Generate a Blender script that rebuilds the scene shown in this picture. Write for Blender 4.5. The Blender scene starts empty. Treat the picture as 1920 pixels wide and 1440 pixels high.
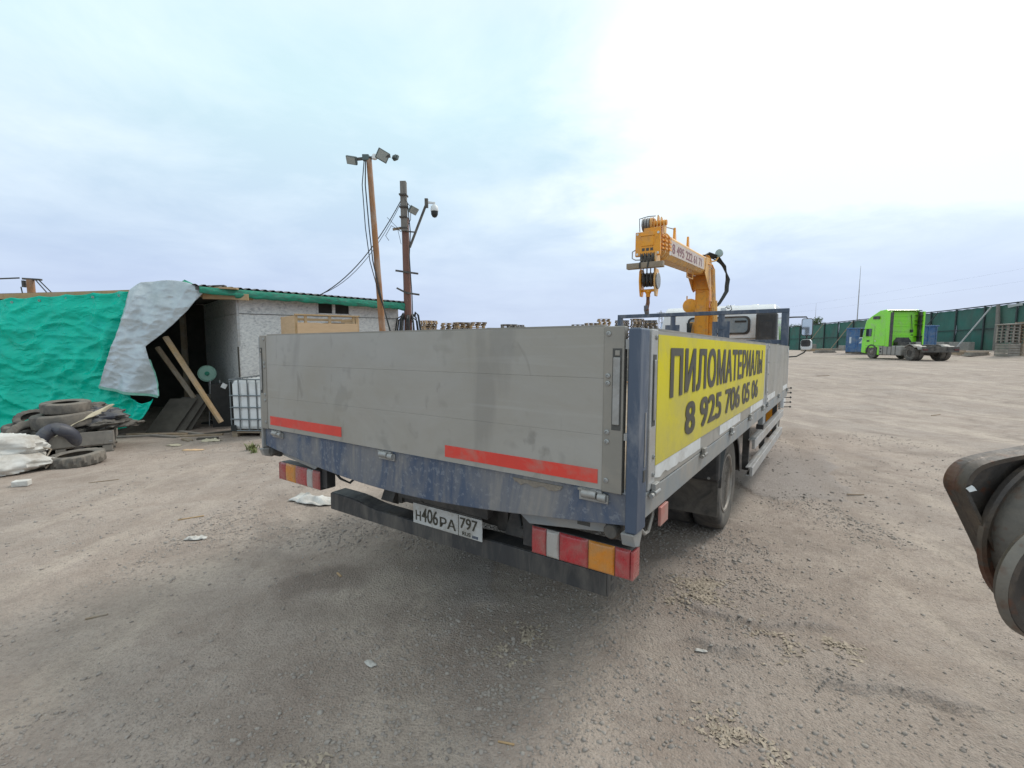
import bpy, math, random
import numpy as np
from mathutils import Vector, Matrix, Euler, noise
R = math.radians
random.seed(7); rng = np.random.default_rng(7)
S = bpy.context.scene
COL = S.collection

# ---------------------------------------------------------------- camera, sky, sun, exposure
CAM_Z = 1.6
cd = bpy.data.cameras.new('camera'); cam = bpy.data.objects.new('camera', cd); COL.objects.link(cam)
cam.location = (0, 0, CAM_Z); cam.rotation_euler = (R(90 - 5.387), 0, 0)
cd.sensor_width = 36; cd.lens = 36 * 881.8 / 1920; cd.clip_start = .05; cd.clip_end = 4000
S.camera = cam
SUN_AZ, SUN_EL = 58, 46          # degrees clockwise from +Y, above the horizon
sd = Vector((math.sin(R(SUN_AZ)) * math.cos(R(SUN_EL)), math.cos(R(SUN_AZ)) * math.cos(R(SUN_EL)), math.sin(R(SUN_EL))))
sl = bpy.data.lights.new('sun', 'SUN'); sl.energy = 1.7; sl.angle = R(18); sl.color = (1, .95, .88)
so = bpy.data.objects.new('sun', sl); COL.objects.link(so); so.rotation_euler = sd.to_track_quat('Z', 'Y').to_euler(); so.location = (0, 0, 30)
S.view_settings.view_transform = 'Standard'; S.view_settings.look = 'None'; S.view_settings.gamma = 1
S.view_settings.exposure = 0.14; S.view_settings.use_curve_mapping = False

def make_world():
    w = bpy.data.worlds.new('World'); S.world = w; w.use_nodes = True
    nt = w.node_tree; N = nt.nodes; L = nt.links; N.clear()
    def nd(t, **k):
        n = N.new(t)
        for a, b in k.items(): setattr(n, a, b)
        return n
    def mth(op, a, b=None, clamp=False):
        n = nd('ShaderNodeMath', operation=op, use_clamp=clamp)
        for i, v in enumerate((a, b)):
            if v is None: continue
            if isinstance(v, (int, float)): n.inputs[i].default_value = v
            else: L.new(v, n.inputs[i])
        return n.outputs[0]
    def mix(f, a, b):
        n = nd('ShaderNodeMix', data_type='RGBA')
        for i, v in ((0, f), (6, a), (7, b)):
            if isinstance(v, (int, float)): n.inputs[i].default_value = v
            elif isinstance(v, tuple): n.inputs[i].default_value = (*v, 1)
            else: L.new(v, n.inputs[i])
        return n.outputs[2]
    tc = nd('ShaderNodeTexCoord'); sep = nd('ShaderNodeSeparateXYZ'); L.new(tc.outputs['Generated'], sep.inputs[0])
    x, y, z = sep.outputs
    zz = mth('ADD', mth('MAXIMUM', z, 0), .16)
    cmb = nd('ShaderNodeCombineXYZ'); L.new(mth('DIVIDE', x, zz), cmb.inputs[0]); L.new(mth('DIVIDE', y, zz), cmb.inputs[1])
    def noi(scale, detail, rough, off):
        mp = nd('ShaderNodeMapping'); L.new(cmb.outputs[0], mp.inputs[0]); mp.inputs[1].default_value = off
        n = nd('ShaderNodeTexNoise'); L.new(mp.outputs[0], n.inputs['Vector'])
        n.inputs['Scale'].default_value = scale; n.inputs['Detail'].default_value = detail; n.inputs['Roughness'].default_value = rough
        n.inputs['Distortion'].default_value = .25
        return n.outputs[0]
    n1 = noi(.42, 5, .52, (3.1, 1.7, 0)); n2 = noi(1.5, 6, .6, (8, 2, 0)); n3 = noi(.16, 3, .5, (.5, 4, 0))
    # brighter cloud towards the hidden sun
    g = Vector((.74, 1.0, .60)).normalized()
    dv = nd('ShaderNodeVectorMath', operation='DOT_PRODUCT'); L.new(tc.outputs['Generated'], dv.inputs[0]); dv.inputs[1].default_value = g
    mr = nd('ShaderNodeMapRange', interpolation_type='SMOOTHSTEP'); L.new(mth('ADD', dv.outputs['Value'], mth('ADD', mth('MULTIPLY', mth('SUBTRACT', n1, .5), .38), mth('MULTIPLY', mth('SUBTRACT', n2, .5), .16))), mr.inputs[0])
    for i, v in ((1, .80), (2, .93), (3, 0), (4, 1)): mr.inputs[i].default_value = v
    gz_ = nd('ShaderNodeMapRange', interpolation_type='SMOOTHSTEP'); L.new(mth('ADD', z, mth('MULTIPLY', mth('SUBTRACT', n2, .5), .16)), gz_.inputs[0])
    for i, v in ((1, .13), (2, .27), (3, 0), (4, 1)): gz_.inputs[i].default_value = v
    glow = mth('MULTIPLY', mr.outputs[0], gz_.outputs[0])
    f = mth('ADD', mth('MULTIPLY', mth('SUBTRACT', n1, .5), 2.2), mth('MULTIPLY', mth('SUBTRACT', n2, .5), 1.35))
    f = mth('ADD', f, mth('MULTIPLY', mth('SUBTRACT', n3, .5), 1.0))
    f = mth('ADD', mth('ADD', f, .40), mth('MULTIPLY', glow, .85))
    # thin away near the horizon
    hz = nd('ShaderNodeMapRange', interpolation_type='SMOOTHSTEP'); L.new(z, hz.inputs[0])
    for i, v in ((1, .02), (2, .30), (3, .22), (4, 1)): hz.inputs[i].default_value = v
    f = mth('MULTIPLY', f, hz.outputs[0], True)
    hi = nd('ShaderNodeMapRange'); L.new(z, hi.inputs[0])
    for i, v in ((1, .10), (2, .42), (3, 0), (4, 1)): hi.inputs[i].default_value = v
    lo = mix(hi.outputs[0], (5.3, 6.3, 8.5), (6.8, 9.0, 9.6))
    br = mix(hi.outputs[0], (8.4, 9.5, 10.5), (10.2, 11.2, 11.5))
    zn = nd('ShaderNodeMapRange'); L.new(z, zn.inputs[0])
    for i, v in ((1, .5), (2, .85), (3, 0), (4, 1)): zn.inputs[i].default_value = v
    lo = mix(zn.outputs[0], lo, (8.4, 8.9, 9.1))
    cl = mix(f, lo, br)
    sky = nd('ShaderNodeTexSky', sky_type='NISHITA'); sky.sun_disc = False
    sky.sun_elevation = R(SUN_EL); sky.sun_rotation = R(SUN_AZ); sky.air_density = 1; sky.dust_density = 1.5
    cov = mth('ADD', mth('MULTIPLY', n2, .12), .84, True)
    c = mix(cov, sky.outputs[0], cl)
    bg = nd('ShaderNodeBackground'); L.new(c, bg.inputs[0]); bg.inputs[1].default_value = .1
    o = nd('ShaderNodeOutputWorld'); L.new(bg.outputs[0], o.inputs[0])
make_world()

# ---------------------------------------------------------------- materials
def mat(name, c1, c2=None, scale=6, rough=.6, metal=0, bump=0, bscale=40, dust=None, damt=.5, dscale=2.5, spots=None, sscale=18, samt=.5, stretch=(1, 1, 1), rvar=.1, spec=.5, coat=0, bstretch=None, trans=0):
    """procedural principled material: two-tone noise, a dust or rust layer, speckles, bump"""
    m = bpy.data.materials.new(name); m.use_nodes = True
    nt = m.node_tree; N = nt.nodes; L = nt.links
    b = N['Principled BSDF']; tc = N.new('ShaderNodeTexCoord')
    def noi(sc, det=5, ro=.6, st=(1, 1, 1), dis=0):
        mp = N.new('ShaderNodeMapping'); L.new(tc.outputs['Object'], mp.inputs[0]); mp.inputs[3].default_value = st
        n = N.new('ShaderNodeTexNoise'); L.new(mp.outputs[0], n.inputs['Vector'])
        n.inputs['Scale'].default_value = sc; n.inputs['Detail'].default_value = det; n.inputs['Roughness'].default_value = ro; n.inputs['Distortion'].default_value = dis
        return n.outputs[0]
    def ramp(f, a, bb):
        r = N.new('ShaderNodeMapRange'); L.new(f, r.inputs[0]); r.inputs[1].default_value = a; r.inputs[2].default_value = bb; return r.outputs[0]
    def mix(f, a, bb):
        n = N.new('ShaderNodeMix'); n.data_type = 'RGBA'
        if isinstance(f, float): n.inputs[0].default_value = f
        else: L.new(f, n.inputs[0])
        for i, v in ((6, a), (7, bb)):
            if isinstance(v, tuple): n.inputs[i].default_value = (*v, 1)
            else: L.new(v, n.inputs[i])
        return n.outputs[2]
    c2 = c2 or tuple(v * .8 for v in c1)
    f1 = noi(scale, st=stretch)
    col = mix(ramp(f1, .32, .68), c1, c2)
    if spots:
        col = mix(mul(N, L, ramp(noi(sscale, 3, .7), .56, .62), samt), col, spots)
    if dust:
        fd = ramp(noi(dscale, 8, .68, stretch, .6), .62 - damt * .5, .80 - damt * .35)
        col = mix(mul(N, L, fd, .85), col, dust)
    L.new(col, b.inputs['Base Color'])
    rr = N.new('ShaderNodeMapRange'); L.new(noi(scale * 2.3, st=stretch), rr.inputs[0])
    rr.inputs[1].default_value = .3; rr.inputs[2].default_value = .7
    rr.inputs[3].default_value = max(.02, rough - rvar); rr.inputs[4].default_value = min(1, rough + rvar)
    L.new(rr.outputs[0], b.inputs['Roughness'])
    b.inputs['Metallic'].default_value = metal; b.inputs['Specular IOR Level'].default_value = spec
    b.inputs['Coat Weight'].default_value = coat
    if trans: b.inputs['Transmission Weight'].default_value = trans
    if bump:
        bp = N.new('ShaderNodeBump'); bp.inputs['Strength'].default_value = bump; bp.inputs['Distance'].default_value = .01
        L.new(noi(bscale, 6, .65, bstretch or stretch), bp.inputs['Height']); L.new(bp.outputs[0], b.inputs['Normal'])
    return m
def mul(N, L, a, k):
    n = N.new('ShaderNodeMath'); n.operation = 'MULTIPLY'; L.new(a, n.inputs[0]); n.inputs[1].default_value = k; return n.outputs[0]

DUST = (.36, .32, .27)
M = {}
M['alu'] = mat('aluminium_board', (.395, .378, .345), (.345, .332, .308), 1.1, .46, .25, .03, 30, dust=(.33, .305, .26), damt=.42, dscale=1.2, spots=(.235, .228, .208), sscale=3.4, samt=.5, stretch=(1, 1, 1.4))
M['alu_edge'] = mat('aluminium_profile', (.29, .272, .238), (.25, .236, .208), 3, .5, .3, .03, 30, dust=DUST, damt=.3)
M['alu_bright'] = mat('bright_aluminium', (.50, .50, .49), (.42, .42, .42), 3, .42, .35, .03, 50, dust=DUST, damt=.3, stretch=(1, 1, 3))
def smudge(m):
    nt = m.node_tree; N = nt.nodes; L = nt.links; b = N['Principled BSDF']; src = b.inputs['Base Color'].links[0].from_socket
    tc = N.new('ShaderNodeTexCoord')
    for sc, st, rot, a, c, amt, colr in ((2.1, (1, 1, .30), .6, .60, .68, .45, (.23, .22, .20)), (3.0, (1, 1, .22), -.5, .62, .69, .35, (.22, .21, .19)), (5.0, (1, 1, .5), .2, .66, .72, .5, (.19, .18, .16)), (9, (.08, 1, 1.6), .03, .60, .72, .25, (.46, .45, .43)), (24, (.5, 1, .10), .25, .68, .76, .25, (.26, .25, .23))):
        mp = N.new('ShaderNodeMapping'); L.new(tc.outputs['Object'], mp.inputs[0]); mp.inputs[2].default_value = (0, rot, 0); mp.inputs[3].default_value = st
        n = N.new('ShaderNodeTexNoise'); L.new(mp.outputs[0], n.inputs['Vector']); n.inputs['Scale'].default_value = sc; n.inputs['Detail'].default_value = 5; n.inputs['Distortion'].default_value = 1.1
        r = N.new('ShaderNodeMapRange'); L.new(n.outputs[0], r.inputs[0]); r.inputs[1].default_value = a; r.inputs[2].default_value = c; r.inputs[4].default_value = amt
        x = N.new('ShaderNodeMix'); x.data_type = 'RGBA'; L.new(r.outputs[0], x.inputs[0]); L.new(src, x.inputs[6]); x.inputs[7].default_value = (*colr, 1); src = x.outputs[2]
    L.new(src, b.inputs['Base Color'])
smudge(M['alu'])
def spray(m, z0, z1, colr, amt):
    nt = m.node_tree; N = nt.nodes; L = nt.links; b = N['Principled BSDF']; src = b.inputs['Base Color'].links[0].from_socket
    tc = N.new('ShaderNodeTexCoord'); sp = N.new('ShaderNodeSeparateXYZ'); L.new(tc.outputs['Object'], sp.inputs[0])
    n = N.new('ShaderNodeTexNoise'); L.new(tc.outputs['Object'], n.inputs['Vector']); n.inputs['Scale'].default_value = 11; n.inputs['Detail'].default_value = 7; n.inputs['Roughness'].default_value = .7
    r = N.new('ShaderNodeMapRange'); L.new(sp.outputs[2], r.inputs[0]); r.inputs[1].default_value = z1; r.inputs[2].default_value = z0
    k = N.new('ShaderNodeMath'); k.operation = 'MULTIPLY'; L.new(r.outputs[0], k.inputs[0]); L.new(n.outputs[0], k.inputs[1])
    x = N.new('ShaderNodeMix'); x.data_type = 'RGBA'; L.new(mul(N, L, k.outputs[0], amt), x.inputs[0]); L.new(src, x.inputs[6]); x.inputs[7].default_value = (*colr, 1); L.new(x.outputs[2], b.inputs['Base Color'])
M['seam'] = mat('dark_joint', (.09, .088, .082), None, 5, .8)
M['blue'] = mat('dusty_blue_paint', (.052, .078, .135), (.075, .102, .155), 4, .5, 0, .06, 60, dust=(.27, .25, .225), damt=.40, dscale=3.2, stretch=(1.6, 1, .45), spots=(.28, .30, .33), sscale=40, samt=.35)
M['blue_post'] = mat('scuffed_blue_paint', (.055, .078, .122), (.080, .105, .150), 5, .48, 0, .05, 60, dust=(.26, .265, .28), damt=.26, dscale=6, stretch=(1, 1, .4))
M['rail'] = mat('grey_blue_rail_paint', (.255, .275, .285), (.21, .235, .255), 3, .5, 0, .05, 50, dust=DUST, damt=.42, dscale=3)
M['yellow'] = mat('yellow_banner_film', (.74, .63, .001), (.68, .57, .002), 1.5, .45, 0, .12, 5, dust=(.48, .42, .12), damt=.18, dscale=1.6, spec=.25)
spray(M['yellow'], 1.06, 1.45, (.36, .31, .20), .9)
M['ink'] = mat('faded_black_print', (.050, .046, .034), (.075, .068, .045), 2, .5)
M['white_film'] = mat('white_reflective_film', (.72, .73, .73), (.62, .63, .62), 9, .45, 0, 0, 1, dust=(.45, .43, .40), damt=.3, dscale=7)
M['red_film'] = mat('red_reflective_film', (.70, .055, .035), (.62, .05, .035), 8, .42, 0, .05, 300, dust=(.40, .20, .16), damt=.22, dscale=5)
M['orange'] = mat('orange_crane_paint', (.86, .36, .018), (.78, .31, .018), 4, .42, 0, .03, 40, dust=(.55, .30, .12), damt=.25, dscale=5, spots=(.30, .12, .03), sscale=22, samt=.3)
M['orange_pale'] = mat('sunlit_orange_paint', (.84, .47, .13), (.78, .40, .09), 5, .5, 0, .03, 40, dust=(.50, .34, .20), damt=.4, dscale=6)  # paler copy of the crane orange: sunlight on the boom put into the paint
M['rust'] = mat('rust', (.20, .085, .035), (.12, .055, .03), 14, .85, .1, .3, 60)
M['steel'] = mat('worn_galvanised_steel', (.42, .42, .41), (.30, .30, .29), 18, .48, .5, .05, 60, dust=(.25, .22, .18), damt=.3)
M['dark_steel'] = mat('dirty_black_steel', (.040, .040, .040), (.065, .060, .055), 6, .62, .1, .1, 40, dust=(.15, .135, .115), damt=.45, dscale=4)
M['bumper'] = mat('dusty_black_bumper_paint', (.046, .047, .050), (.070, .070, .070), 5, .5, .1, .08, 60, dust=(.17, .155, .135), damt=.36, dscale=4, stretch=(2.2, 1, .5))
M['black_plastic'] = mat('black_plastic', (.028, .028, .030), (.045, .045, .045), 8, .5, 0, .05, 60, dust=(.13, .12, .105), damt=.3)
M['rubber'] = mat('dusty_rubber', (.045, .043, .041), (.075, .070, .064), 7, .85, 0, .25, 70, dust=(.17, .15, .125), damt=.5, dscale=5)
M['rubber_grey'] = mat('weathered_tyre_rubber', (.095, .088, .080), (.14, .128, .112), 6, .9, 0, .3, 60, dust=(.23, .20, .165), damt=.5, dscale=5)
M['tube'] = mat('bluish_inner_tube_rubber', (.055, .057, .075), (.085, .085, .10), 5, .55, 0, .1, 30, dust=(.20, .18, .15), damt=.35)
M['rim'] = mat('dusty_silver_rim', (.36, .345, .32), (.25, .235, .215), 9, .55, .35, .08, 50, dust=(.20, .165, .13), damt=.5, dscale=7)
M['cab_white'] = mat('white_cab_paint', (.74, .76, .77), (.70, .72, .73), 2, .3, 0, 0, 1, dust=(.55, .52, .47), damt=.15, coat=.4)
M['glass'] = mat('window_glass', (.03, .04, .045), (.04, .05, .055), 2, .06, 0, 0, 1, spec=.9, rvar=.02)
M['cab_pane'] = mat('cab_window_daylight_tint', (.26, .33, .38), (.18, .24, .28), 4, .3, 0, spec=.6)  # bluish base colour stands in for daylight seen through the cab
M['mirror_glass'] = mat('mirror_glass', (.55, .60, .62), (.5, .55, .58), 2, .06, .9, rvar=.02)
M['lens_red'] = mat('dusty_red_lens', (.50, .030, .040), (.40, .028, .035), 12, .3, 0, .5, 9, dust=(.36, .16, .14), damt=.5, dscale=7, coat=.5, bstretch=(14, 1, 1))
M['lens_amber'] = mat('dusty_amber_lens', (.75, .26, .010), (.66, .22, .012), 12, .3, 0, .5, 9, dust=(.50, .27, .10), damt=.45, dscale=7, coat=.5, bstretch=(14, 1, 1))
M['lens_clear'] = mat('dusty_clear_lens', (.52, .50, .47), (.42, .40, .37), 12, .3, 0, .5, 9, dust=(.40, .36, .32), damt=.45, coat=.5, bstretch=(14, 1, 1))
M['faded_lens'] = mat('faded_pink_lens', (.46, .16, .13), (.40, .13, .11), 12, .4, dust=(.40, .28, .24), damt=.4)
M['plate'] = mat('white_plate', (.62, .62, .60), (.55, .55, .53), 8, .45, 0, 0, 1, dust=(.36, .33, .28), damt=.4, dscale=9)
M['hose'] = mat('black_hose', (.018, .022, .022), (.03, .034, .034), 20, .45, 0, .1, 90)
M['osb'] = mat('grey_strand_board', (.74, .74, .72), (.40, .405, .42), 13, .85, 0, .5, 22, stretch=(1, 1, 1.8), dust=(.80, .79, .76), damt=.5, dscale=15, spots=(.19, .19, .205), sscale=5.0, samt=.5)
M['ply'] = mat('fresh_plywood', (.62, .43, .26), (.54, .37, .22), 4, .75, 0, .08, 60, stretch=(1, 1, 6))
M['timber'] = mat('grey_brown_timber', (.33, .25, .165), (.24, .18, .125), 12, .85, 0, .25, 50, dust=(.34, .31, .27), damt=.35)
M['timber_new'] = mat('yellow_timber', (.50, .34, .18), (.40, .27, .14), 12, .8, 0, .2, 50, dust=(.40, .34, .27), damt=.25)
M['pallet_wood'] = mat('pallet_wood', (.42, .30, .19), (.30, .22, .145), 5, .85, 0, .2, 50, dust=(.25, .22, .19), damt=.4, dscale=3)
M['pallet_grey'] = mat('weathered_pallet_wood', (.25, .225, .195), (.18, .165, .15), 6, .9, 0, .3, 50, dust=(.33, .30, .26), damt=.4)
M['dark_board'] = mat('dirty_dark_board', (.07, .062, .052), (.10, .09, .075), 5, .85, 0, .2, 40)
M['green_roof'] = mat('green_roof_netting', (.012, .22, .135), (.02, .30, .19), 14, .65, 0, .4, 30, stretch=(1, 1, 3), dust=(.06, .10, .09), damt=.35, dscale=8)
M['roof_sheet'] = mat('dirty_roof_sheet', (.12, .12, .115), (.17, .165, .155), 6, .8, .1, .2, 30)
M['white_bag'] = mat('dirty_white_woven_bag', (.72, .71, .67), (.58, .57, .54), 4, .8, 0, .3, 90, dust=(.36, .32, .27), damt=.4, dscale=3)
M['cream'] = mat('cream_canvas', (.58, .52, .38), (.46, .41, .30), 5, .85, 0, .2, 60)
M['tank'] = mat('white_tank_plastic', (.78, .80, .80), (.70, .72, .73), 3, .4, 0, .02, 20, dust=(.55, .54, .50), damt=.25)
M['cage'] = mat('galvanised_cage_tube', (.16, .18, .19), (.22, .24, .25), 12, .5, .5)
M['pole_rust'] = mat('rusty_orange_pole', (.40, .19, .075), (.28, .14, .07), 5, .75, .1, .1, 40, dust=(.42, .38, .34), damt=.3, dscale=2, stretch=(1, 1, .5))
M['pole_wood'] = mat('grey_wood_pole', (.24, .225, .20), (.17, .155, .14), 9, .9, 0, .3, 40, stretch=(3, 3, .4))
M['pole_red'] = mat('red_brown_pole_paint', (.22, .105, .075), (.16, .09, .075), 6, .75, .1, .15, 40, stretch=(1, 1, .4))
M['lamp_grey'] = mat('floodlight_housing', (.09, .12, .12), (.12, .15, .15), 6, .5, .3)
M['lamp_face'] = mat('floodlight_face', (.40, .42, .40), (.30, .33, .31), 30, .3, 0, coat=.5)
M['fence_net'] = mat('dark_green_fence_netting', (.040, .145, .118), (.052, .165, .135), 1.2, .85, 0, .2, 12, dust=(.07, .11, .095), damt=.4, dscale=.6, stretch=(1, 1, .7))
M['fence_net_b'] = mat('faded_green_fence_netting', (.06, .165, .13), (.08, .19, .15), 1.2, .85, 0, .2, 12, dust=(.09, .13, .11), damt=.4, dscale=.6)
M['fence_post'] = mat('dark_fence_steel', (.03, .045, .045), (.05, .06, .06), 6, .6, .2)
M['concrete'] = mat('rough_concrete', (.30, .29, .27), (.22, .215, .20), 3, .92, 0, .4, 25, dust=(.36, .33, .29), damt=.4)
M['bin_blue'] = mat('worn_blue_container_paint', (.045, .145, .34), (.035, .12, .29), 2.5, .55, 0, .1, 30, dust=(.18, .22, .28), damt=.4, dscale=2, spots=(.16, .08, .05), sscale=6, samt=.35)
M['paint_white'] = mat('stencilled_white_paint', (.62, .66, .70), (.5, .55, .6), 6, .7)
M['lime'] = mat('lime_green_truck_paint', (.25, .76, .015), (.22, .70, .015), 1.5, .32, 0, 0, 1, dust=(.30, .55, .14), damt=.28, dscale=1.5, coat=.4)
M['dark_red'] = mat('dirty_dark_red_lens', (.14, .03, .03), (.10, .03, .03), 8, .5)
M['boom_board'] = mat('faded_pink_white_film', (.62, .52, .46), (.56, .46, .40), 8, .5, 0, 0, 1, dust=(.55, .40, .28), damt=.3, dscale=9)
M['tank_grey'] = mat('grey_side_skirt', (.34, .33, .31), (.26, .255, .24), 3, .6, .2, dust=DUST, damt=.45)
M['leaf'] = mat('tree_leaves', (.035, .075, .022), (.06, .10, .03), 3, .8)
M['bark'] = mat('tree_bark', (.10, .075, .055), None, 8, .9, 0, .3)
M['weed'] = mat('dry_green_weed', (.12, .17, .05), (.20, .20, .08), 12, .8)
M['machine'] = mat('rusty_oily_machine_steel', (.055, .048, .043), (.085, .072, .062), 9, .5, .3, .35, 30, dust=(.15, .115, .085), damt=.36, dscale=9, spots=(.12, .048, .026), sscale=10, samt=.8)
M['machine_pale'] = mat('dusty_machine_casting', (.19, .175, .15), (.10, .09, .078), 10, .7, .1, .35, 34, dust=(.19, .165, .135), damt=.42, dscale=11, spots=(.12, .06, .035), sscale=12, samt=.7)
M['tan_bits'] = mat('wood_shavings', (.47, .395, .31), (.34, .28, .215), 40, .9)
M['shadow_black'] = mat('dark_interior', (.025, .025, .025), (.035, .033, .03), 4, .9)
M['fan_green'] = mat('pale_green_fan_plastic', (.30, .50, .40), (.26, .45, .36), 5, .5)
M['machine_light'] = mat('work_lamp_lens', (.33, .42, .40), (.28, .36, .34), 30, .25, 0, coat=.6)

def tarp_mat(name, c1, c2, rough, metal, bs, dust, damt):
    m = mat(name, c1, c2, 3, rough, metal, 0, 1, dust=dust, damt=damt, dscale=1.3)
    nt = m.node_tree; N = nt.nodes; L = nt.links; b = N['Principled BSDF']
    tc = N.new('ShaderNodeTexCoord'); mp = N.new('ShaderNodeMapping'); L.new(tc.outputs['Object'], mp.inputs[0]); mp.inputs[3].default_value = (1, 1, 1.9)
    n = N.new('ShaderNodeTexNoise'); L.new(mp.outputs[0], n.inputs['Vector']); n.inputs['Scale'].default_value = 5.5; n.inputs['Detail'].default_value = 4; n.inputs['Distortion'].default_value = 1.0
    n.noise_type = 'RIDGED_MULTIFRACTAL'
    b.inputs['Specular IOR Level'].default_value = .28
    bp = N.new('ShaderNodeBump'); bp.inputs['Strength'].default_value = bs; bp.inputs['Distance'].default_value = .02
    L.new(n.outputs[0], bp.inputs['Height']); L.new(bp.outputs[0], b.inputs['Normal'])
    return m
M['tarp'] = tarp_mat('green_tarpaulin', (.0, .58, .415), (.0, .45, .315), .30, 0, 1.0, (.0, .47, .39), .2)
M['tarp_silver'] = tarp_mat('silver_tarpaulin_back', (.55, .61, .64), (.46, .52, .55), .38, .3, .3, (.36, .40, .40), .3)
M['tarp_edge'] = mat('pale_green_tarp_hem', (.22, .48, .38), (.18, .42, .33), 6, .6)

def ground_mat():
    m = bpy.data.materials.new('dusty_gravel_yard'); m.use_nodes = True
    nt = m.node_tree; N = nt.nodes; L = nt.links; b = N['Principled BSDF']
    tc = N.new('ShaderNodeTexCoord')
    def noi(sc, det=6, ro=.62, dis=0, st=None):
        src = tc.outputs['Object']
        if st:
            mp = N.new('ShaderNodeMapping'); L.new(src, mp.inputs[0]); mp.inputs[2].default_value = (0, 0, st[3]); mp.inputs[3].default_value = st[:3]; src = mp.outputs[0]
        n = N.new('ShaderNodeTexNoise'); L.new(src, n.inputs['Vector'])
        n.inputs['Scale'].default_value = sc; n.inputs['Detail'].default_value = det; n.inputs['Roughness'].default_value = ro; n.inputs['Distortion'].default_value = dis
        return n.outputs[0]
    def rmp(f, a, c, k=1.0):
        r = N.new('ShaderNodeMapRange'); L.new(f, r.inputs[0]); r.inputs[1].default_value = a; r.inputs[2].default_value = c; r.inputs[4].default_value = k; return r.outputs[0]
    def mix(f, a, c):
        n = N.new('ShaderNodeMix'); n.data_type = 'RGBA'; L.new(f, n.inputs[0])
        for i, v in ((6, a), (7, c)):
            if isinstance(v, tuple): n.inputs[i].default_value = (*v, 1)
            else: L.new(v, n.inputs[i])
        return n.outputs[2]
    col = mix(rmp(noi(.45, 5), .36, .66), (.452, .374, .316), (.388, .33, .288))
    col = mix(rmp(noi(1.9, 6, .7, .5), .45, .68, .75), col, (.305, .240, .197))
    col = mix(rmp(noi(1.1, 5, .6, .8, (1, .25, 1, .5)), .50, .68, .8), col, (.53, .445, .37))
    col = mix(rmp(noi(.13, 6, .65, .6), .48, .66, .45), col, (.345, .28, .232))
    col = mix(rmp(noi(5.5, 6, .75, .3), .5, .72, .5), col, (.28, .222, .185))
    col = mix(rmp(noi(.8, 7, .7, .9), .52, .66, .65), col, (.24, .195, .165))
    at = N.new('ShaderNodeAttribute'); at.attribute_name = 'patch'
    col = mix(rmp(at.outputs['Fac'], .2, .8, .8), col, (.355, .312, .285))
    at3 = N.new('ShaderNodeAttribute'); at3.attribute_name = 'rut'
    col = mix(rmp(at3.outputs['Fac'], .15, .9, .5), col, (.30, .245, .205))
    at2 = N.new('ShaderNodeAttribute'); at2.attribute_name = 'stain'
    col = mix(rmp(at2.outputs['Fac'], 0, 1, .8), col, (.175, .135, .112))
    col = mix(rmp(noi(38, 4, .75), .46, .70, .42), col, (.16, .142, .125))
    col = mix(rmp(noi(60, 3, .7), .60, .74, .55), col, (.47, .44, .40))
    v = N.new('ShaderNodeTexVoronoi'); L.new(tc.outputs['Object'], v.inputs['Vector']); v.inputs['Scale'].default_value = 85
    col = mix(rmp(v.outputs['Distance'], .28, .05, .25), col, (.17, .155, .14))
    L.new(col, b.inputs['Base Color']); b.inputs['Roughness'].default_value = .93; b.inputs['Specular IOR Level'].default_value = .25
    add = N.new('ShaderNodeMath'); add.operation = 'ADD'; L.new(noi(55, 6, .75), add.inputs[0]); L.new(mul(N, L, v.outputs['Distance'], -.7), add.inputs[1])
    add2 = N.new('ShaderNodeMath'); add2.operation = 'ADD'; L.new(add.outputs[0], add2.inputs[0]); L.new(mul(N, L, noi(9, 5, .7), 1.6), add2.inputs[1])
    bp = N.new('ShaderNodeBump'); bp.inputs['Strength'].default_value = .75; bp.inputs['Distance'].default_value = .014
    L.new(add2.outputs[0], bp.inputs['Height']); L.new(bp.outputs[0], b.inputs['Normal'])
    return m
M['ground'] = ground_mat()
M['stone'] = mat('gravel_stone', (.38, .335, .295), (.25, .22, .195), 9, .92, 0, .3, 120, spots=(.40, .37, .33), sscale=7, samt=.5)

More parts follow.
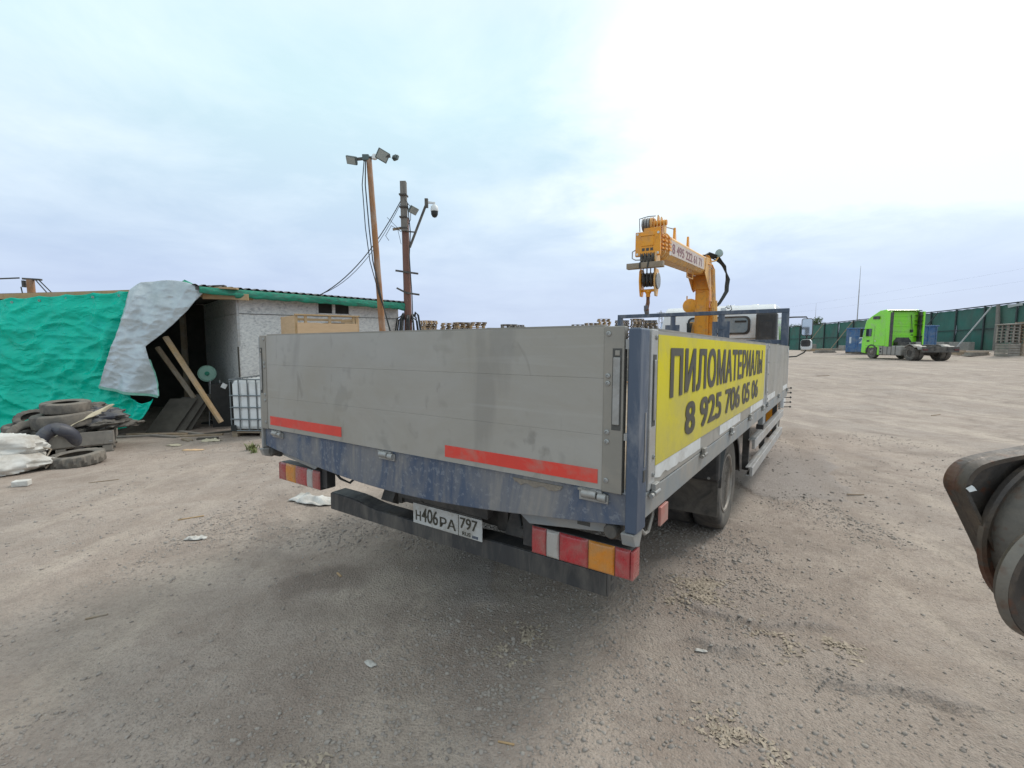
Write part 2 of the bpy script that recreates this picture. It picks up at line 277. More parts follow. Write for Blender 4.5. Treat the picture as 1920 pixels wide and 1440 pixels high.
# ---------------------------------------------------------------- mesh building
class B:
    def __init__(s, z0=0.0): s.v = []; s.f = []; s.z0 = z0
    def add(s, vs, fs):
        n = len(s.v); s.v += [(a[0], a[1], a[2] + s.z0) for a in vs]; s.f += [tuple(i + n for i in f) for f in fs]; return s
    def box(s, x0, x1, y0, y1, z0, z1):
        return s.add([(x0, y0, z0), (x1, y0, z0), (x1, y1, z0), (x0, y1, z0), (x0, y0, z1), (x1, y0, z1), (x1, y1, z1), (x0, y1, z1)],
                     [(0, 3, 2, 1), (4, 5, 6, 7), (0, 1, 5, 4), (1, 2, 6, 5), (2, 3, 7, 6), (3, 0, 4, 7)])
    def bar(s, p, q, w, h, up=(0, 0, 1)):
        p = Vector(p); q = Vector(q); d = (q - p).normalized(); up = Vector(up)
        if abs(d.dot(up)) > .98: up = Vector((0, 1, 0))
        a = d.cross(up).normalized() * w / 2; c = a.cross(d).normalized() * h / 2
        vs = [p - a - c, p + a - c, p + a + c, p - a + c, q - a - c, q + a - c, q + a + c, q - a + c]
        return s.add(vs, [(0, 1, 2, 3), (4, 7, 6, 5), (0, 4, 5, 1), (1, 5, 6, 2), (2, 6, 7, 3), (3, 7, 4, 0)])
    def tube(s, pts, r, n=8, cap=True):
        pts = [Vector(p) for p in pts]; rs = r if isinstance(r, (list, tuple)) else [r] * len(pts)
        vs = []; fs = []; u = None
        for i, p in enumerate(pts):
            d = (pts[min(i + 1, len(pts) - 1)] - pts[max(i - 1, 0)]).normalized()
            if u is None: u = d.orthogonal().normalized()
            else: u = (u - d * u.dot(d)).normalized()
            w = d.cross(u)
            vs += [p + (u * math.cos(6.28318 * k / n) + w * math.sin(6.28318 * k / n)) * rs[i] for k in range(n)]
        for i in range(len(pts) - 1):
            fs += [(i * n + k, i * n + (k + 1) % n, (i + 1) * n + (k + 1) % n, (i + 1) * n + k) for k in range(n)]
        if cap: fs += [tuple(range(n))[::-1], tuple((len(pts) - 1) * n + k for k in range(n))]
        return s.add(vs, fs)
    def lathe(s, prof, o, d, n=24, rad=None, closed=False):
        """prof: (radius, height along d)"""
        o = Vector(o); d = Vector(d).normalized(); u = d.orthogonal().normalized(); w = d.cross(u); vs = []; fs = []
        for i, (r, h) in enumerate(prof):
            for k in range(n):
                a = 6.2831853 * k / n; rr = r if rad is None else rad(i, k, r)
                vs.append(o + d * h + (u * math.cos(a) + w * math.sin(a)) * rr)
        m = len(prof); rng_ = range(m) if closed else range(m - 1)
        for i in rng_:
            j = (i + 1) % m
            fs += [(i * n + k, i * n + (k + 1) % n, j * n + (k + 1) % n, j * n + k) for k in range(n)]
        if not closed:
            if prof[0][0] > 1e-4: fs.append(tuple(range(n))[::-1])
            if prof[-1][0] > 1e-4: fs.append(tuple((m - 1) * n + k for k in range(n)))
        return s.add(vs, fs)
    def prism(s, poly, fn, t0, t1):
        """poly in 2D, fn(a, b, t) -> 3D"""
        n = len(poly); vs = [fn(a, b, t0) for a, b in poly] + [fn(a, b, t1) for a, b in poly]
        return s.add(vs, [tuple(range(n))[::-1], tuple(range(n, 2 * n))] + [(k, (k + 1) % n, n + (k + 1) % n, n + k) for k in range(n)])
    def grid(s, rows):
        n = len(rows[0]); vs = [p for r in rows for p in r]
        return s.add(vs, [(i * n + k, i * n + k + 1, (i + 1) * n + k + 1, (i + 1) * n + k) for i in range(len(rows) - 1) for k in range(n - 1)])
    def mesh(s, name): 
        me = bpy.data.meshes.new(name); me.from_pydata([tuple(v) for v in s.v], [], s.f); me.update(); return me
    def build(s, name, m, parent=None, smooth=False, bevel=0, seg=2, solid=0, fix=True):
        me = s.mesh(name); me.materials.append(M[m] if isinstance(m, str) else m)
        if fix:
            import bmesh
            bm = bmesh.new(); bm.from_mesh(me); bmesh.ops.recalc_face_normals(bm, faces=bm.faces); bm.to_mesh(me); bm.free()
        o = bpy.data.objects.new(name, me); COL.objects.link(o)
        if parent: o.parent = parent
        if smooth:
            for p in me.polygons: p.use_smooth = True
            me.set_sharp_from_angle(angle=R(smooth if smooth is not True else 40))
        if solid:
            md = o.modifiers.new('thickness', 'SOLIDIFY'); md.thickness = solid; md.offset = 0
        if bevel:
            md = o.modifiers.new('bevel', 'BEVEL'); md.width = bevel; md.segments = seg; md.limit_method = 'ANGLE'; md.angle_limit = R(40)
            md.harden_normals = False
        return o
def tag(o, label, cat=None, group=None, kind=None):
    if label: o['label'] = label
    if cat: o['category'] = cat
    if group: o['group'] = group
    if kind: o['kind'] = kind
    return o
def thing(name, label, cat, loc=(0, 0, 0), rz=0, group=None):
    o = bpy.data.objects.new(name, None); COL.objects.link(o); o.empty_display_size = .2
    o.location = loc; o.rotation_euler = (0, 0, rz); return tag(o, label, cat, group)
def copy_tree(o, parent=None):
    c = o.copy(); COL.objects.link(c); c.parent = parent
    for ch in [k for k in o.children]: copy_tree(ch, c)
    return c
def text_obj(name, txt, m, parent, o, ax, az, w, h, bold=.02, z0=0, off=None, sep=1.0):
    """flat lettering filling a w x h box: origin o (lower left), axis ax along the line, az up"""
    cu = bpy.data.curves.new(name, 'FONT'); cu.body = txt; cu.size = 1; cu.offset = .004; cu.fill_mode = 'FRONT'; cu.space_character = sep
    t = bpy.data.objects.new(name, cu); COL.objects.link(t)
    bpy.context.view_layer.update()
    me0 = bpy.data.meshes.new_from_object(t.evaluated_get(bpy.context.evaluated_depsgraph_get()))
    bpy.data.objects.remove(t)
    vs = [(v.co.x, v.co.y) for v in me0.vertices]; fs = [tuple(p.vertices) for p in me0.polygons]; bpy.data.meshes.remove(me0)
    sh = [(0, 0)] + ([(-bold, 0), (bold, 0), (-bold, bold * .45), (bold, bold * .45), (-bold, -bold * .45), (bold, -bold * .45)] if bold > .005 else [])
    xs = [a for a, _ in vs]; ys = [b_ for _, b_ in vs]; x0, x1, y0, y1 = min(xs) - bold, max(xs) + bold, min(ys) - bold * .45, max(ys) + bold * .45
    o = Vector(o); ax = Vector(ax); az = Vector(az); nn = ax.cross(az).normalized(); b = B(z0)
    iv = sorted((min(vs[i][0] for i in f), max(vs[i][0] for i in f), f) for f in fs); words = []; end = -9
    for a, c, f in iv:                                   # each word is a piece of its own
        if a - end > .2: words.append([])
        words[-1].append(f); end = max(end, c)
    for wf in words:
        b = B(z0)
        for k, (dx, dy) in enumerate(sh):
            b.add([o + ax * ((a + dx - x0) / (x1 - x0) * w) + az * ((c + dy - y0) / (y1 - y0) * h) + nn * (.00015 * k) for a, c in vs], wf)
        me = b.build(name, m, parent, fix=False)
        used = sorted({i for p in me.data.polygons for i in p.vertices}); mp_ = {v: i for i, v in enumerate(used)}
        nm = bpy.data.meshes.new(name); nm.from_pydata([me.data.vertices[i].co[:] for i in used], [], [tuple(mp_[i] for i in p.vertices) for p in me.data.polygons]); nm.materials.append(M[m]); old = me.data; me.data = nm; bpy.data.meshes.remove(old)
    return me

# ---------------------------------------------------------------- numpy noise and the ground's height
_perm = rng.random((256, 256))
def vnoise(x, y):
    xi = np.floor(x).astype(int); yi = np.floor(y).astype(int); fx = x - xi; fy = y - yi
    fx = fx * fx * (3 - 2 * fx); fy = fy * fy * (3 - 2 * fy)
    a = _perm[xi % 256, yi % 256]; b = _perm[(xi + 1) % 256, yi % 256]; c = _perm[xi % 256, (yi + 1) % 256]; d = _perm[(xi + 1) % 256, (yi + 1) % 256]
    return (a * (1 - fx) + b * fx) * (1 - fy) + (c * (1 - fx) + d * fx) * fy
def fbm(x, y, o=4):
    s = 0; a = .5; t = 0
    for i in range(o): s = s + a * vnoise(x * 2 ** i + 17 * i, y * 2 ** i + 31 * i); t += a; a *= .5
    return s / t
def sst(a, b, x):
    t = np.clip((x - a) / (b - a), 0, 1); return t * t * (3 - 2 * t)
def g_base(x, y):
    x = np.asarray(x, float); y = np.asarray(y, float)
    yc = np.clip(y, -3, 12); xc = np.clip(x, -8, 9)
    z = -.0272 - .00556 * (xc - 1.943) - .02313 * (yc - 3.893)
    z = z - .17 * sst(2.2, 5.6, -x) * (1 - sst(16, 30, y))
    w = sst(11, 30, np.hypot(x * .8, y))
    z = z * (1 - w) + .14 * w
    z = z + .45 * sst(34, 44, x) * (1 - sst(48, 64, y)) - .2 * sst(36, 44, x) * sst(62, 76, y)
    return z
def patch_f(x, y):
    d = fbm(x * .55 + 5.3, y * .55 + 2.1, 5)
    near = 1 - sst(6, 11, np.hypot(x, y))
    return sst(.555, .575, d) * near * sst(-.3, .7, x + .2 * y)
RIDGES = [[(1.05, 2.62), (1.17, 2.53), (1.36, 2.44), (1.60, 2.40), (1.85, 2.42)], [(1.42, 2.02), (1.60, 1.96), (1.84, 1.90), (2.05, 1.80)], [(.95, 2.30), (1.12, 2.20), (1.28, 2.22)]]
def ridge_f(x, y):
    out = np.zeros_like(x); j = (fbm(x * 9, y * 9, 3) - .5) * .11
    for pts in RIDGES:
        px = [p[0] for p in pts]; py = [p[1] for p in pts]
        d = y - np.interp(x, px, py) + j; inr = sst(px[0] - .08, px[0] + .06, x) * (1 - sst(px[-1] - .12, px[-1] + .06, x))
        out = np.maximum(out, inr * np.where(d > 0, sst(0, .018, d) * np.exp(-d / .22), 0))
    return out
def rut_f(x, y):
    """wheel tracks swinging in from the lower left and running past the truck's right side"""
    r = 0
    for off, k in ((0, 1), (.42, .8)):
        c1 = x - (3.0 + off * 1.6 + .50 * (y - 4) + .10 * np.sin(y * .6)); c2 = y - (3.2 + off * 1.4 - .16 * (x + 4) + .12 * np.sin(x * .7)); c3 = y - (2.1 + off - .35 * (x + 2))
        r = r + k * (np.exp(-(c1 / .20) ** 2) * sst(3, 5, y) + np.exp(-(c2 / .16) ** 2) * (1 - sst(-1.2, .2, x)) + .8 * np.exp(-(c3 / .12) ** 2) * (1 - sst(-.6, .6, x)))
    return np.clip(r, 0, 1) * (.55 + .9 * (fbm(x * 2, y * 2, 3) - .3))
def g_h(x, y):
    x = np.asarray(x, float); y = np.asarray(y, float)
    r = np.hypot(x, y); near = 1 - sst(9, 22, r)
    z = g_base(x, y) + (fbm(x * .6, y * .6, 3) - .5) * .05 * near + (fbm(x * 3.1, y * 3.1, 4) - .5) * .022 * near
    z = z + (fbm(x * 14, y * 14, 3) - .5) * .010 * (1 - sst(5, 9, r)) + patch_f(x, y) * .020 + ridge_f(x, y) * .034 - rut_f(x, y) * .012 * near
    return z
def gz(x, y): return float(g_h(x, y))

def make_ground():
    def axis(segs):
        out = []
        for a, b, st in segs: out += list(np.arange(a, b, st))
        return np.array(out + [segs[-1][1]])
    xs = axis([(-900, -100, 100), (-100, -30, 10), (-30, -9, .7), (-9, -4, .16), (-4, -2.6, .06), (-2.6, 2.9, .021), (2.9, 5, .06), (5, 10, .2), (10, 34, 1), (34, 50, .8), (50, 100, 10), (100, 900, 100)])
    ys = axis([(-900, -100, 100), (-100, -10, 10), (-10, .9, .5), (.9, 4.4, .02), (4.4, 6.5, .05), (6.5, 14, .16), (14, 34, 1), (34, 84, 2), (84, 110, 5), (110, 1900, 120)])
    X, Y = np.meshgrid(xs, ys); Z = g_h(X, Y); nx, ny = len(xs), len(ys)
    V = np.stack([X, Y, Z], -1).reshape(-1, 3)
    i = np.arange(nx - 1)[None, :] + nx * np.arange(ny - 1)[:, None]
    F = np.stack([i, i + 1, i + nx + 1, i + nx], -1).reshape(-1, 4)
    me = bpy.data.meshes.new('ground'); me.vertices.add(len(V)); me.vertices.foreach_set('co', V.ravel().astype(np.float32))
    me.loops.add(F.size); me.loops.foreach_set('vertex_index', F.ravel().astype(np.int32))
    me.polygons.add(len(F)); me.polygons.foreach_set('loop_start', (np.arange(len(F)) * 4).astype(np.int32))
    me.update(calc_edges=True)
    me.polygons.foreach_set('use_smooth', np.ones(len(F), bool))
    x = V[:, 0]; y = V[:, 1]
    st = np.zeros(len(V))
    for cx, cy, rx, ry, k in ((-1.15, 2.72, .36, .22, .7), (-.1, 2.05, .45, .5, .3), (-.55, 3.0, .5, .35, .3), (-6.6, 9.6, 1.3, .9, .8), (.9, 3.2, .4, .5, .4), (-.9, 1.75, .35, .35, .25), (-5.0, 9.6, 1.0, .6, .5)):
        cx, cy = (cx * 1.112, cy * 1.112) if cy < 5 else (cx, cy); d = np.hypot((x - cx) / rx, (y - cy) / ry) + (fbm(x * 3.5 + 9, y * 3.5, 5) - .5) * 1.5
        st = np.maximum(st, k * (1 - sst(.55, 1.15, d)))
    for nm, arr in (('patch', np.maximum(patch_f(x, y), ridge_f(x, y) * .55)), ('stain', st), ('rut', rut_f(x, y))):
        at = me.attributes.new(nm, 'FLOAT', 'POINT'); at.data.foreach_set('value', arr.astype(np.float32))
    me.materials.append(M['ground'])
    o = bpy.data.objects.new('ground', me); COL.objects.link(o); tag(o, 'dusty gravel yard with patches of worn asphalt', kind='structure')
make_ground()

# stones and wood bits lying on the yard
ICO_V = np.array([(0, 0, 1), (.9, 0, .3), (.28, .85, .35), (-.72, .53, .28), (-.72, -.53, .36), (.28, -.85, .3), (.72, .53, -.45), (-.28, .85, -.4), (-.9, 0, -.5), (-.28, -.85, -.45), (.72, -.53, -.4), (0, 0, -.8)])
ICO_F = np.array([(0, 1, 2), (0, 2, 3), (0, 3, 4), (0, 4, 5), (0, 5, 1), (1, 6, 2), (2, 7, 3), (3, 8, 4), (4, 9, 5), (5, 10, 1), (2, 6, 7), (3, 7, 8), (4, 8, 9), (5, 9, 10), (1, 10, 6)])
def tri_mesh(name, V, F, m, smooth=False):
    me = bpy.data.meshes.new(name); me.vertices.add(len(V)); me.vertices.foreach_set('co', V.ravel().astype(np.float32))
    k = F.shape[1]
    me.loops.add(F.size); me.loops.foreach_set('vertex_index', F.ravel().astype(np.int32))
    me.polygons.add(len(F)); me.polygons.foreach_set('loop_start', (np.arange(len(F)) * k).astype(np.int32)); me.update(calc_edges=True)
    if smooth: me.polygons.foreach_set('use_smooth', np.ones(len(F), bool))
    me.materials.append(M[m]); o = bpy.data.objects.new(name, me); COL.objects.link(o); return o
def stones(name, n, xr, yr, smin, smax, label, m='stone', clumps=None, flat=.65):
    x = rng.uniform(*xr, n * 3); y = rng.uniform(*yr, n * 3)
    keep = rng.random(n * 3) < np.clip((fbm(x * 1.3 + 3, y * 1.3, 4) - .33) * 2.6, .06, 1)
    x = x[keep][:n]; y = y[keep][:n]
    if clumps is not None:
        for cx, cy, r, k in clumps:
            cx, cy = cx * 1.112, cy * 1.112
            a = rng.uniform(0, 6.28, k); rr = np.abs(rng.normal(0, r, k)); x = np.append(x, cx + rr * np.cos(a)); y = np.append(y, cy + rr * np.sin(a))
    n = len(x); s = smin * (smax / smin) ** (rng.random(n) ** 2.6)
    V = ICO_V[None] * rng.uniform(.6, 1.35, (n, 12, 1)); V = V * s[:, None, None]
    V[:, :, 0] *= rng.uniform(.8, 1.5, n)[:, None]; V[:, :, 2] *= rng.uniform(flat * .7, flat * 1.3, n)[:, None]
    a = rng.uniform(0, 6.28, n); c, sn = np.cos(a)[:, None], np.sin(a)[:, None]
    X = V[:, :, 0] * c - V[:, :, 1] * sn + x[:, None]; Y = V[:, :, 0] * sn + V[:, :, 1] * c + y[:, None]
    Z = V[:, :, 2] + (g_h(x, y) + s * .18)[:, None]
    F = (ICO_F[None] + 12 * np.arange(n)[:, None, None]).reshape(-1, 3)
    o = tri_mesh(name, np.stack([X, Y, Z], -1).reshape(-1, 3), F, m); tag(o, label, kind='stuff'); return o
stones('gravel', 24000, (-2.8, 3.2), (1.1, 4.8), 0.0028, .0115, 'loose grey gravel on the yard in the foreground', clumps=[(-.1, 1.75, .22, 260), (.7, 2.5, .3, 420), (.45, 2.35, .2, 200), (-.35, 1.9, .2, 150), (1.15, 2.2, .15, 160), (.2, 1.55, .15, 140), (1.35, 1.85, .2, 140), (-.75, 1.65, .1, 60)])
stones('gravel', 5000, (-6, 7), (3.2, 9), .006, .018, 'scattered gravel further out on the yard')
stones('pebbles', 110, (-1.6, 1.8), (1.25, 3.4), .007, .015, 'larger grey pebbles in the foreground', clumps=[(.02, 1.75, .09, 22), (-.1, 1.45, .1, 14)])

def shavings(cx, cy, r, n, label, spread=1.0, L0=.045):
    cx, cy = cx * 1.112, cy * 1.112
    b = B()
    for _ in range(n):
        a = random.uniform(0, 6.28); rr = abs(random.gauss(0, r * .62)); x = cx + rr * math.cos(a); y = cy + rr * math.sin(a) * spread
        if fbm(np.array(x * 9.), np.array(y * 9.), 3) < .47: continue
        h = gz(x, y); ln = random.uniform(.35, 1) * L0; t = random.uniform(0, 6.28); cur = random.uniform(-2.5, 2.5); w = random.uniform(.003, .008)
        z = h + .003 + random.random() * .007 * max(0, 1 - rr / r); pts = []; px, py = x, y
        for k in range(5):
            nx, ny = -math.sin(t), math.cos(t); zz = z + .003 * math.sin(k * 1.4 + a); tw = random.uniform(-.002, .002)
            pts.append([(px - nx * w, py - ny * w, zz + tw), (px + nx * w, py + ny * w, zz - tw)])
            px += math.cos(t) * ln / 4; py += math.sin(t) * ln / 4; t += cur / 4
        b.grid(pts)
    o = b.build('wood_shavings', 'tan_bits', fix=False); tag(o, label, 'wood shavings', kind='stuff')
shavings(.02, 2.09, .13, 420, 'clump of pale wood shavings on dark gravel in front of the bumper')
shavings(1.12, 2.62, .20, 520, 'patch of pale wood shavings behind the rear wheel', .6)
shavings(1.02, 2.45, .22, 260, 'loose wood shavings scattered near the bumper end', .6)
shavings(.80, 1.50, .12, 520, 'heap of pale wood shavings at the bottom of the picture', 1.3)
shavings(1.22, 2.08, .12, 240, 'brown wood shavings in the broken asphalt hollow')
shavings(1.5, 2.05, .10, 160, 'small scatter of wood shavings on the right')
shavings(-.65, 1.38, .08, 70, 'few wood shavings at the lower left')

def scrap(x, y, w, l, rz, label, m='white_film', name='paper_scrap', cat='litter', amp=.02, n=9):
    """a crumpled flat scrap lying on the ground"""
    if y < 5: x, y = x * 1.112, y * 1.112
    b = B(); rows = []
    sx, sy = random.uniform(0, 50), random.uniform(0, 50)
    for i in range(n):
        row = []
        for j in range(n):
            u = (i / (n - 1) - .5) * 2; v = (j / (n - 1) - .5) * 2
            k = 1 - .28 * noise.noise((u * 1.5 + sx, v * 1.5, 3)) ; e = max(abs(u), abs(v)); rr = e / (math.hypot(u, v) + 1e-6) if e > 0 else 1
            q = (.55 + .45 * rr) * k
            X = u * w / 2 * q; Y = v * l / 2 * q
            wx = x + X * math.cos(rz) - Y * math.sin(rz); wy = y + X * math.sin(rz) + Y * math.cos(rz)
            row.append((wx, wy, gz(wx, wy) + .006 + amp * max(0, .45 + noise.noise((u * 2.2 + sx, v * 2.2 + sy, 0))) * (1 - .75 * e ** 3)))
        rows.append(row)
    b.grid(rows); o = b.build(name, m, smooth=60, solid=.0012); tag(o, label, cat); return o
scrap(-1.80, 4.12, .50, .24, -.35, 'torn white plastic sheet on the ground under the left tail light', 'white_bag', 'plastic_sheet', amp=.07, n=15)
scrap(-2.30, 3.30, .17, .08, .1, 'small white plastic scrap alone left of the truck', 'white_bag', 'plastic_scrap', amp=.03)
scrap(-.62, 1.93, .07, .035, -.7, 'pale torn paper shred lying in the centre foreground', 'white_bag', amp=.012)
scrap(.86, 2.02, .06, .025, -.2, 'white splinter scrap on the asphalt patch', 'white_bag', amp=.01)
def stick(x, y, l, rz, label, w=.012, h=.009, m='timber', name='wood_splinter'):
    if y < 5: x, y = x * 1.112, y * 1.112
    b = B(); c, s = math.cos(rz) * l / 2, math.sin(rz) * l / 2
    b.bar((x - c, y - s, gz(x - c, y - s) + h * .55), (x + c, y + s, gz(x + c, y + s) + h * .55), w, h)
    tag(b.build(name, m, bevel=.002), label, 'wood splinter')
stick(-2.14, 2.30, .10, .5, 'thin wood splinter at the left side of the foreground')
stick(-1.06, 2.76, .075, -.9, 'short pale splinter on the dark stain', m='timber_new')
stick(-.02, 1.50, .065, -.2, 'pale stick at the bottom centre', m='timber_new', w=.007, h=.006)
stick(-2.62, 3.72, .2, .4, 'long pale lath beside the torn plastic sheet', m='timber_new')
stick(-5.2, 5.85, .30, .5, 'dark splinter on bare dust in front of the tyres')
stick(3.3, 4.4, .2, .1, 'thin lath on the dust right of the rear wheel', m='timber')
stick(10.2, 11.2, .4, .45, 'thin lath lying across the yard on the right', m='timber', w=.03, h=.015)
stick(13.6, 20.5, .7, .3, 'thin lath far out on the yard', m='timber', w=.04, h=.02)

# ---------------------------------------------------------------- the flatbed truck (local: x right, y forward from the tailgate, z from the tailgate's lower edge)
ZO = 1.004; HB = .612
Mt = Matrix.Rotation(R(-34.584), 3, 'Z') @ Matrix.Rotation(R(-1.2715), 3, 'X') @ Matrix.Rotation(R(-.4897), 3, 'Y')
truck = thing('flatbed_truck', 'white flatbed truck with grey drop sides, yellow banner and orange crane', 'truck')
truck.location = Vector((.39918, 1.66890, 1.03706)) + Mt @ Vector((-1.25, 0, -ZO))
truck.rotation_euler = Mt.to_euler('XYZ')
T = lambda: B(ZO)
def mirx(fn):
    for s in (1, -1): fn(s)

# tailgate: three hollow boards between two end strips
tg = T().box(1.172, 1.25, -.004, .028, .0, HB).box(-1.25, -1.178, -.004, .028, .0, HB).box(-1.178, 1.172, .024, .03, .005, HB - .005).build('tailgate', 'alu_edge', truck, bevel=.003)
for z0, z1 in ((.004, .2108), (.2111, .4218), (.4221, HB - .003)):
    T().box(-1.1775, 1.1715, 0, .022, z0, z1).build('board', 'alu', tg, bevel=.0007, seg=1)
T().box(-1.172, 1.168, .004, .03, HB - .003, HB + .006).build('top_lip', 'alu_edge', tg)
T().box(-1.148, -.40, -.0022, .0, .032, .088).build('reflective_strip', 'red_film', tg)
T().box(.385, 1.155, -.0022, .0, .026, .080).build('reflective_strip', 'red_film', tg)
riv = T().lathe([(.010, 0), (.0095, .004), (.005, .006), (.004, .0035)], (0, 0, 0), (0, -1, 0), 12).mesh('rivet'); riv.materials.append(M['steel'])
def rivet(x, y, z, par, rot=0):
    o = bpy.data.objects.new('rivet', riv); COL.objects.link(o); o.parent = par; o.location = (x, y, z); o.rotation_euler = (0, 0, rot)
for z in (.585, .432, .405, .225, .19, .045): rivet(1.19, -.004, z, tg)
for z in (.585, .432, .405, .225, .19, .045): rivet(-1.196, -.004, z, tg)
def latch(x0, x1, par):
    o = T().box(x0 - .004, x1 + .004, -.0055, -.004, .235, .532).build('latch_pocket', 'seam', par)
    T().box(x0, x1, -.012, -.005, .255, .50).build('handle', 'steel', o, bevel=.003)
    T().box(x0 + .006, x1 - .003, -.009, -.005, .506, .525).build('catch', 'alu_edge', o, bevel=.002)
latch(1.211, 1.238, tg); latch(-1.243, -1.222, tg)

# bed frame
bm_ = [(-1.25, -.004), (1.262, -.004), (1.262, -.120)] + [(x, -.120 - .097 * max(0, math.cos((x) / 1.25 * 1.5)) ** 1.15) for x in np.linspace(1.12, -1.12, 25)] + [(-1.25, -.120)]
T().prism(bm_, lambda a, b, t: (a, t, b), .018, .085).build('rear_beam', 'blue', truck, bevel=.004)
def post(s):
    p = T()
    p.box(*sorted((s * 1.268, s * 1.312)), -.012, .088, -.135, .604) if s > 0 else p.box(-1.272, -1.2515, .0, .088, -.135, .604)
    o = p.build('corner_post', 'blue_post' if s > 0 else 'rail', truck, bevel=.006)
    T().prism([(-.02, -.136), (.085, -.136), (.05, -.20), (.0, -.185)], lambda a, b, t: (t, a, b), s * (1.255 if s > 0 else 1.225), s * (1.305 if s > 0 else 1.27)).build('foot', 'rail', o, bevel=.004)
    if s < 0: return
    T().box(*sorted((s * 1.3125, s * 1.3145)), .052, .062, .1, .30).build('keeper', 'steel', o)
    T().box(*sorted((s * 1.3125, s * 1.3145)), .045, .068, .045, .088).build('slot', 'seam', o)
    T().box(*sorted((s * 1.253, s * 1.266)), .0, .03, .53, .565).box(*sorted((s * 1.253, s * 1.266)), .0, .03, .20, .225).build('striker', 'steel', o)
mirx(post)
T().box(1.2515, 1.2665, .034, .08, .0, .598).build('gap_shade_strip', 'black_plastic', truck)  # black strip added so the gap beside the tailgate stays dark
def rail(s):
    T().box(*sorted((s * 1.235, s * 1.308)), .09, 6.16, -.105, -.006).build('side_rail', 'rail', truck, bevel=.005)
mirx(rail)
T().box(-1.235, 1.235, .09, 6.16, -.06, -.012).build('deck_floor', 'timber', truck)
for k in range(9):
    T().box(-1.2, 1.2, .35 + k * .68, .43 + k * .68, -.20, -.062).build('cross_bearer', 'dark_steel', truck)
def side(s, y0, y1, rear):
    xo = s * 1.312; xi = s * 1.284
    a, b = sorted((xo, xi))
    p = T().box(a, b, y0, y0 + .075, -.004, .604).build('side_gate', 'alu_bright', truck, bevel=.003)
    T().box(a, b, y1 - .05, y1, -.004, .604).build('end_profile', 'alu_bright', p, bevel=.003)
    a2, b2 = sorted((s * 1.3085, xi))
    for z0, z1 in ((0, .2013), (.2016, .4043), (.4046, .600)):
        T().box(a2, b2, y0 + .0755, y1 - .0505, z0, z1).build('board', 'alu', p, bevel=.0012)
    T().box(a2, b2, y0 + .076, y1 - .051, .6005, .609).build('top_lip', 'alu_edge', p)
    for k in range(3 if y1 - y0 < 3 else 5):
        yy = y0 + .06 + (y1 - y0 - .16) * k / (2 if y1 - y0 < 3 else 4)
        h = T(); x = s * 1.322
        h.lathe([(.013, -.03), (.013, .03)], (x, yy, -.018), (0, 1, 0), 10); h.box(*sorted((s * 1.3125, s * 1.330)), yy - .026, yy + .026, -.012, .018)
        h.lathe([(.010, -.055), (.010, -.034)], (x, yy, -.022), (0, 1, 0), 10)
        h.build('hinge', 'steel', p, smooth=True, bevel=.002)
    if s > 0:
        for z in (.575, .42, .30, .12, .05):
            rivet(1.3125, y0 + .05, ZO * 0 + z, p, R(90))
    return p
sr = side(1, .108, 3.52, True); sf = side(1, 3.715, 6.15, False); side(-1, .108, 3.52, True); side(-1, 3.715, 6.15, False)
def midpost(s):
    o = T().box(*sorted((s * 1.262, s * 1.309)), 3.535, 3.70, -.19, .602).build('middle_post', 'rail', truck, bevel=.005)
    T().box(*sorted((s * 1.3095, s * 1.314)), 3.60, 3.63, .1, .55).build('keeper', 'steel', o)
    T().box(*sorted((s * 1.25, s * 1.312)), 3.5365, 3.60, -.235, -.191).build('bracket', 'black_plastic', o)
mirx(midpost)
# latch on the rear edge strip of the right side gate
lp = T().box(1.3125, 1.3145, .128, .162, .24, .51).build('latch_pocket', 'seam', sr); T().box(1.3145, 1.319, .132, .158, .262, .49).build('handle', 'steel', lp, bevel=.002)
# yellow banner and its lettering
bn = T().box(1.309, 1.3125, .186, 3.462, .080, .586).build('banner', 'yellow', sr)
text_obj('lettering', 'ПИЛОМАТЕРИАЛЫ', 'ink', bn, (1.3145, .345, .327), (0, 1, 0), (0, 0, 1), 2.90, .212, .035, ZO, sep=1.06)
text_obj('lettering', '8 925 706 05 06', 'ink', bn, (1.3145, .60, .132), (0, 1, 0), (0, 0, 1), 2.42, .156, .032, ZO, sep=1.0)
def strip(y0, y1, par, torn=False):
    if torn:
        pts = [(y0, .078), (y1, .078), (y1, .020)] + [(y1 - (y1 - y0) * k / 22, .020 + (.028 * abs(noise.noise((k * .7, 2, 0))) if k > 11 else 0)) for k in range(1, 22)] + [(y0, .032)]
    else: pts = [(y0, .076), (y1, .076), (y1, .018), (y0, .018)]
    T().prism(pts, lambda a, b, t: (t, a, b), 1.3088, 1.3112).build('reflective_strip', 'white_film', par)
strip(.19, .93, sr, True); strip(1.42, 2.16, sr); strip(2.66, 3.43, sr); strip(3.80, 4.5, sf); strip(5.45, 6.08, sf)
T().box(1.3115, 1.3135, 5.96, 6.03, .52, .575).build('sticker', 'white_film', sf)

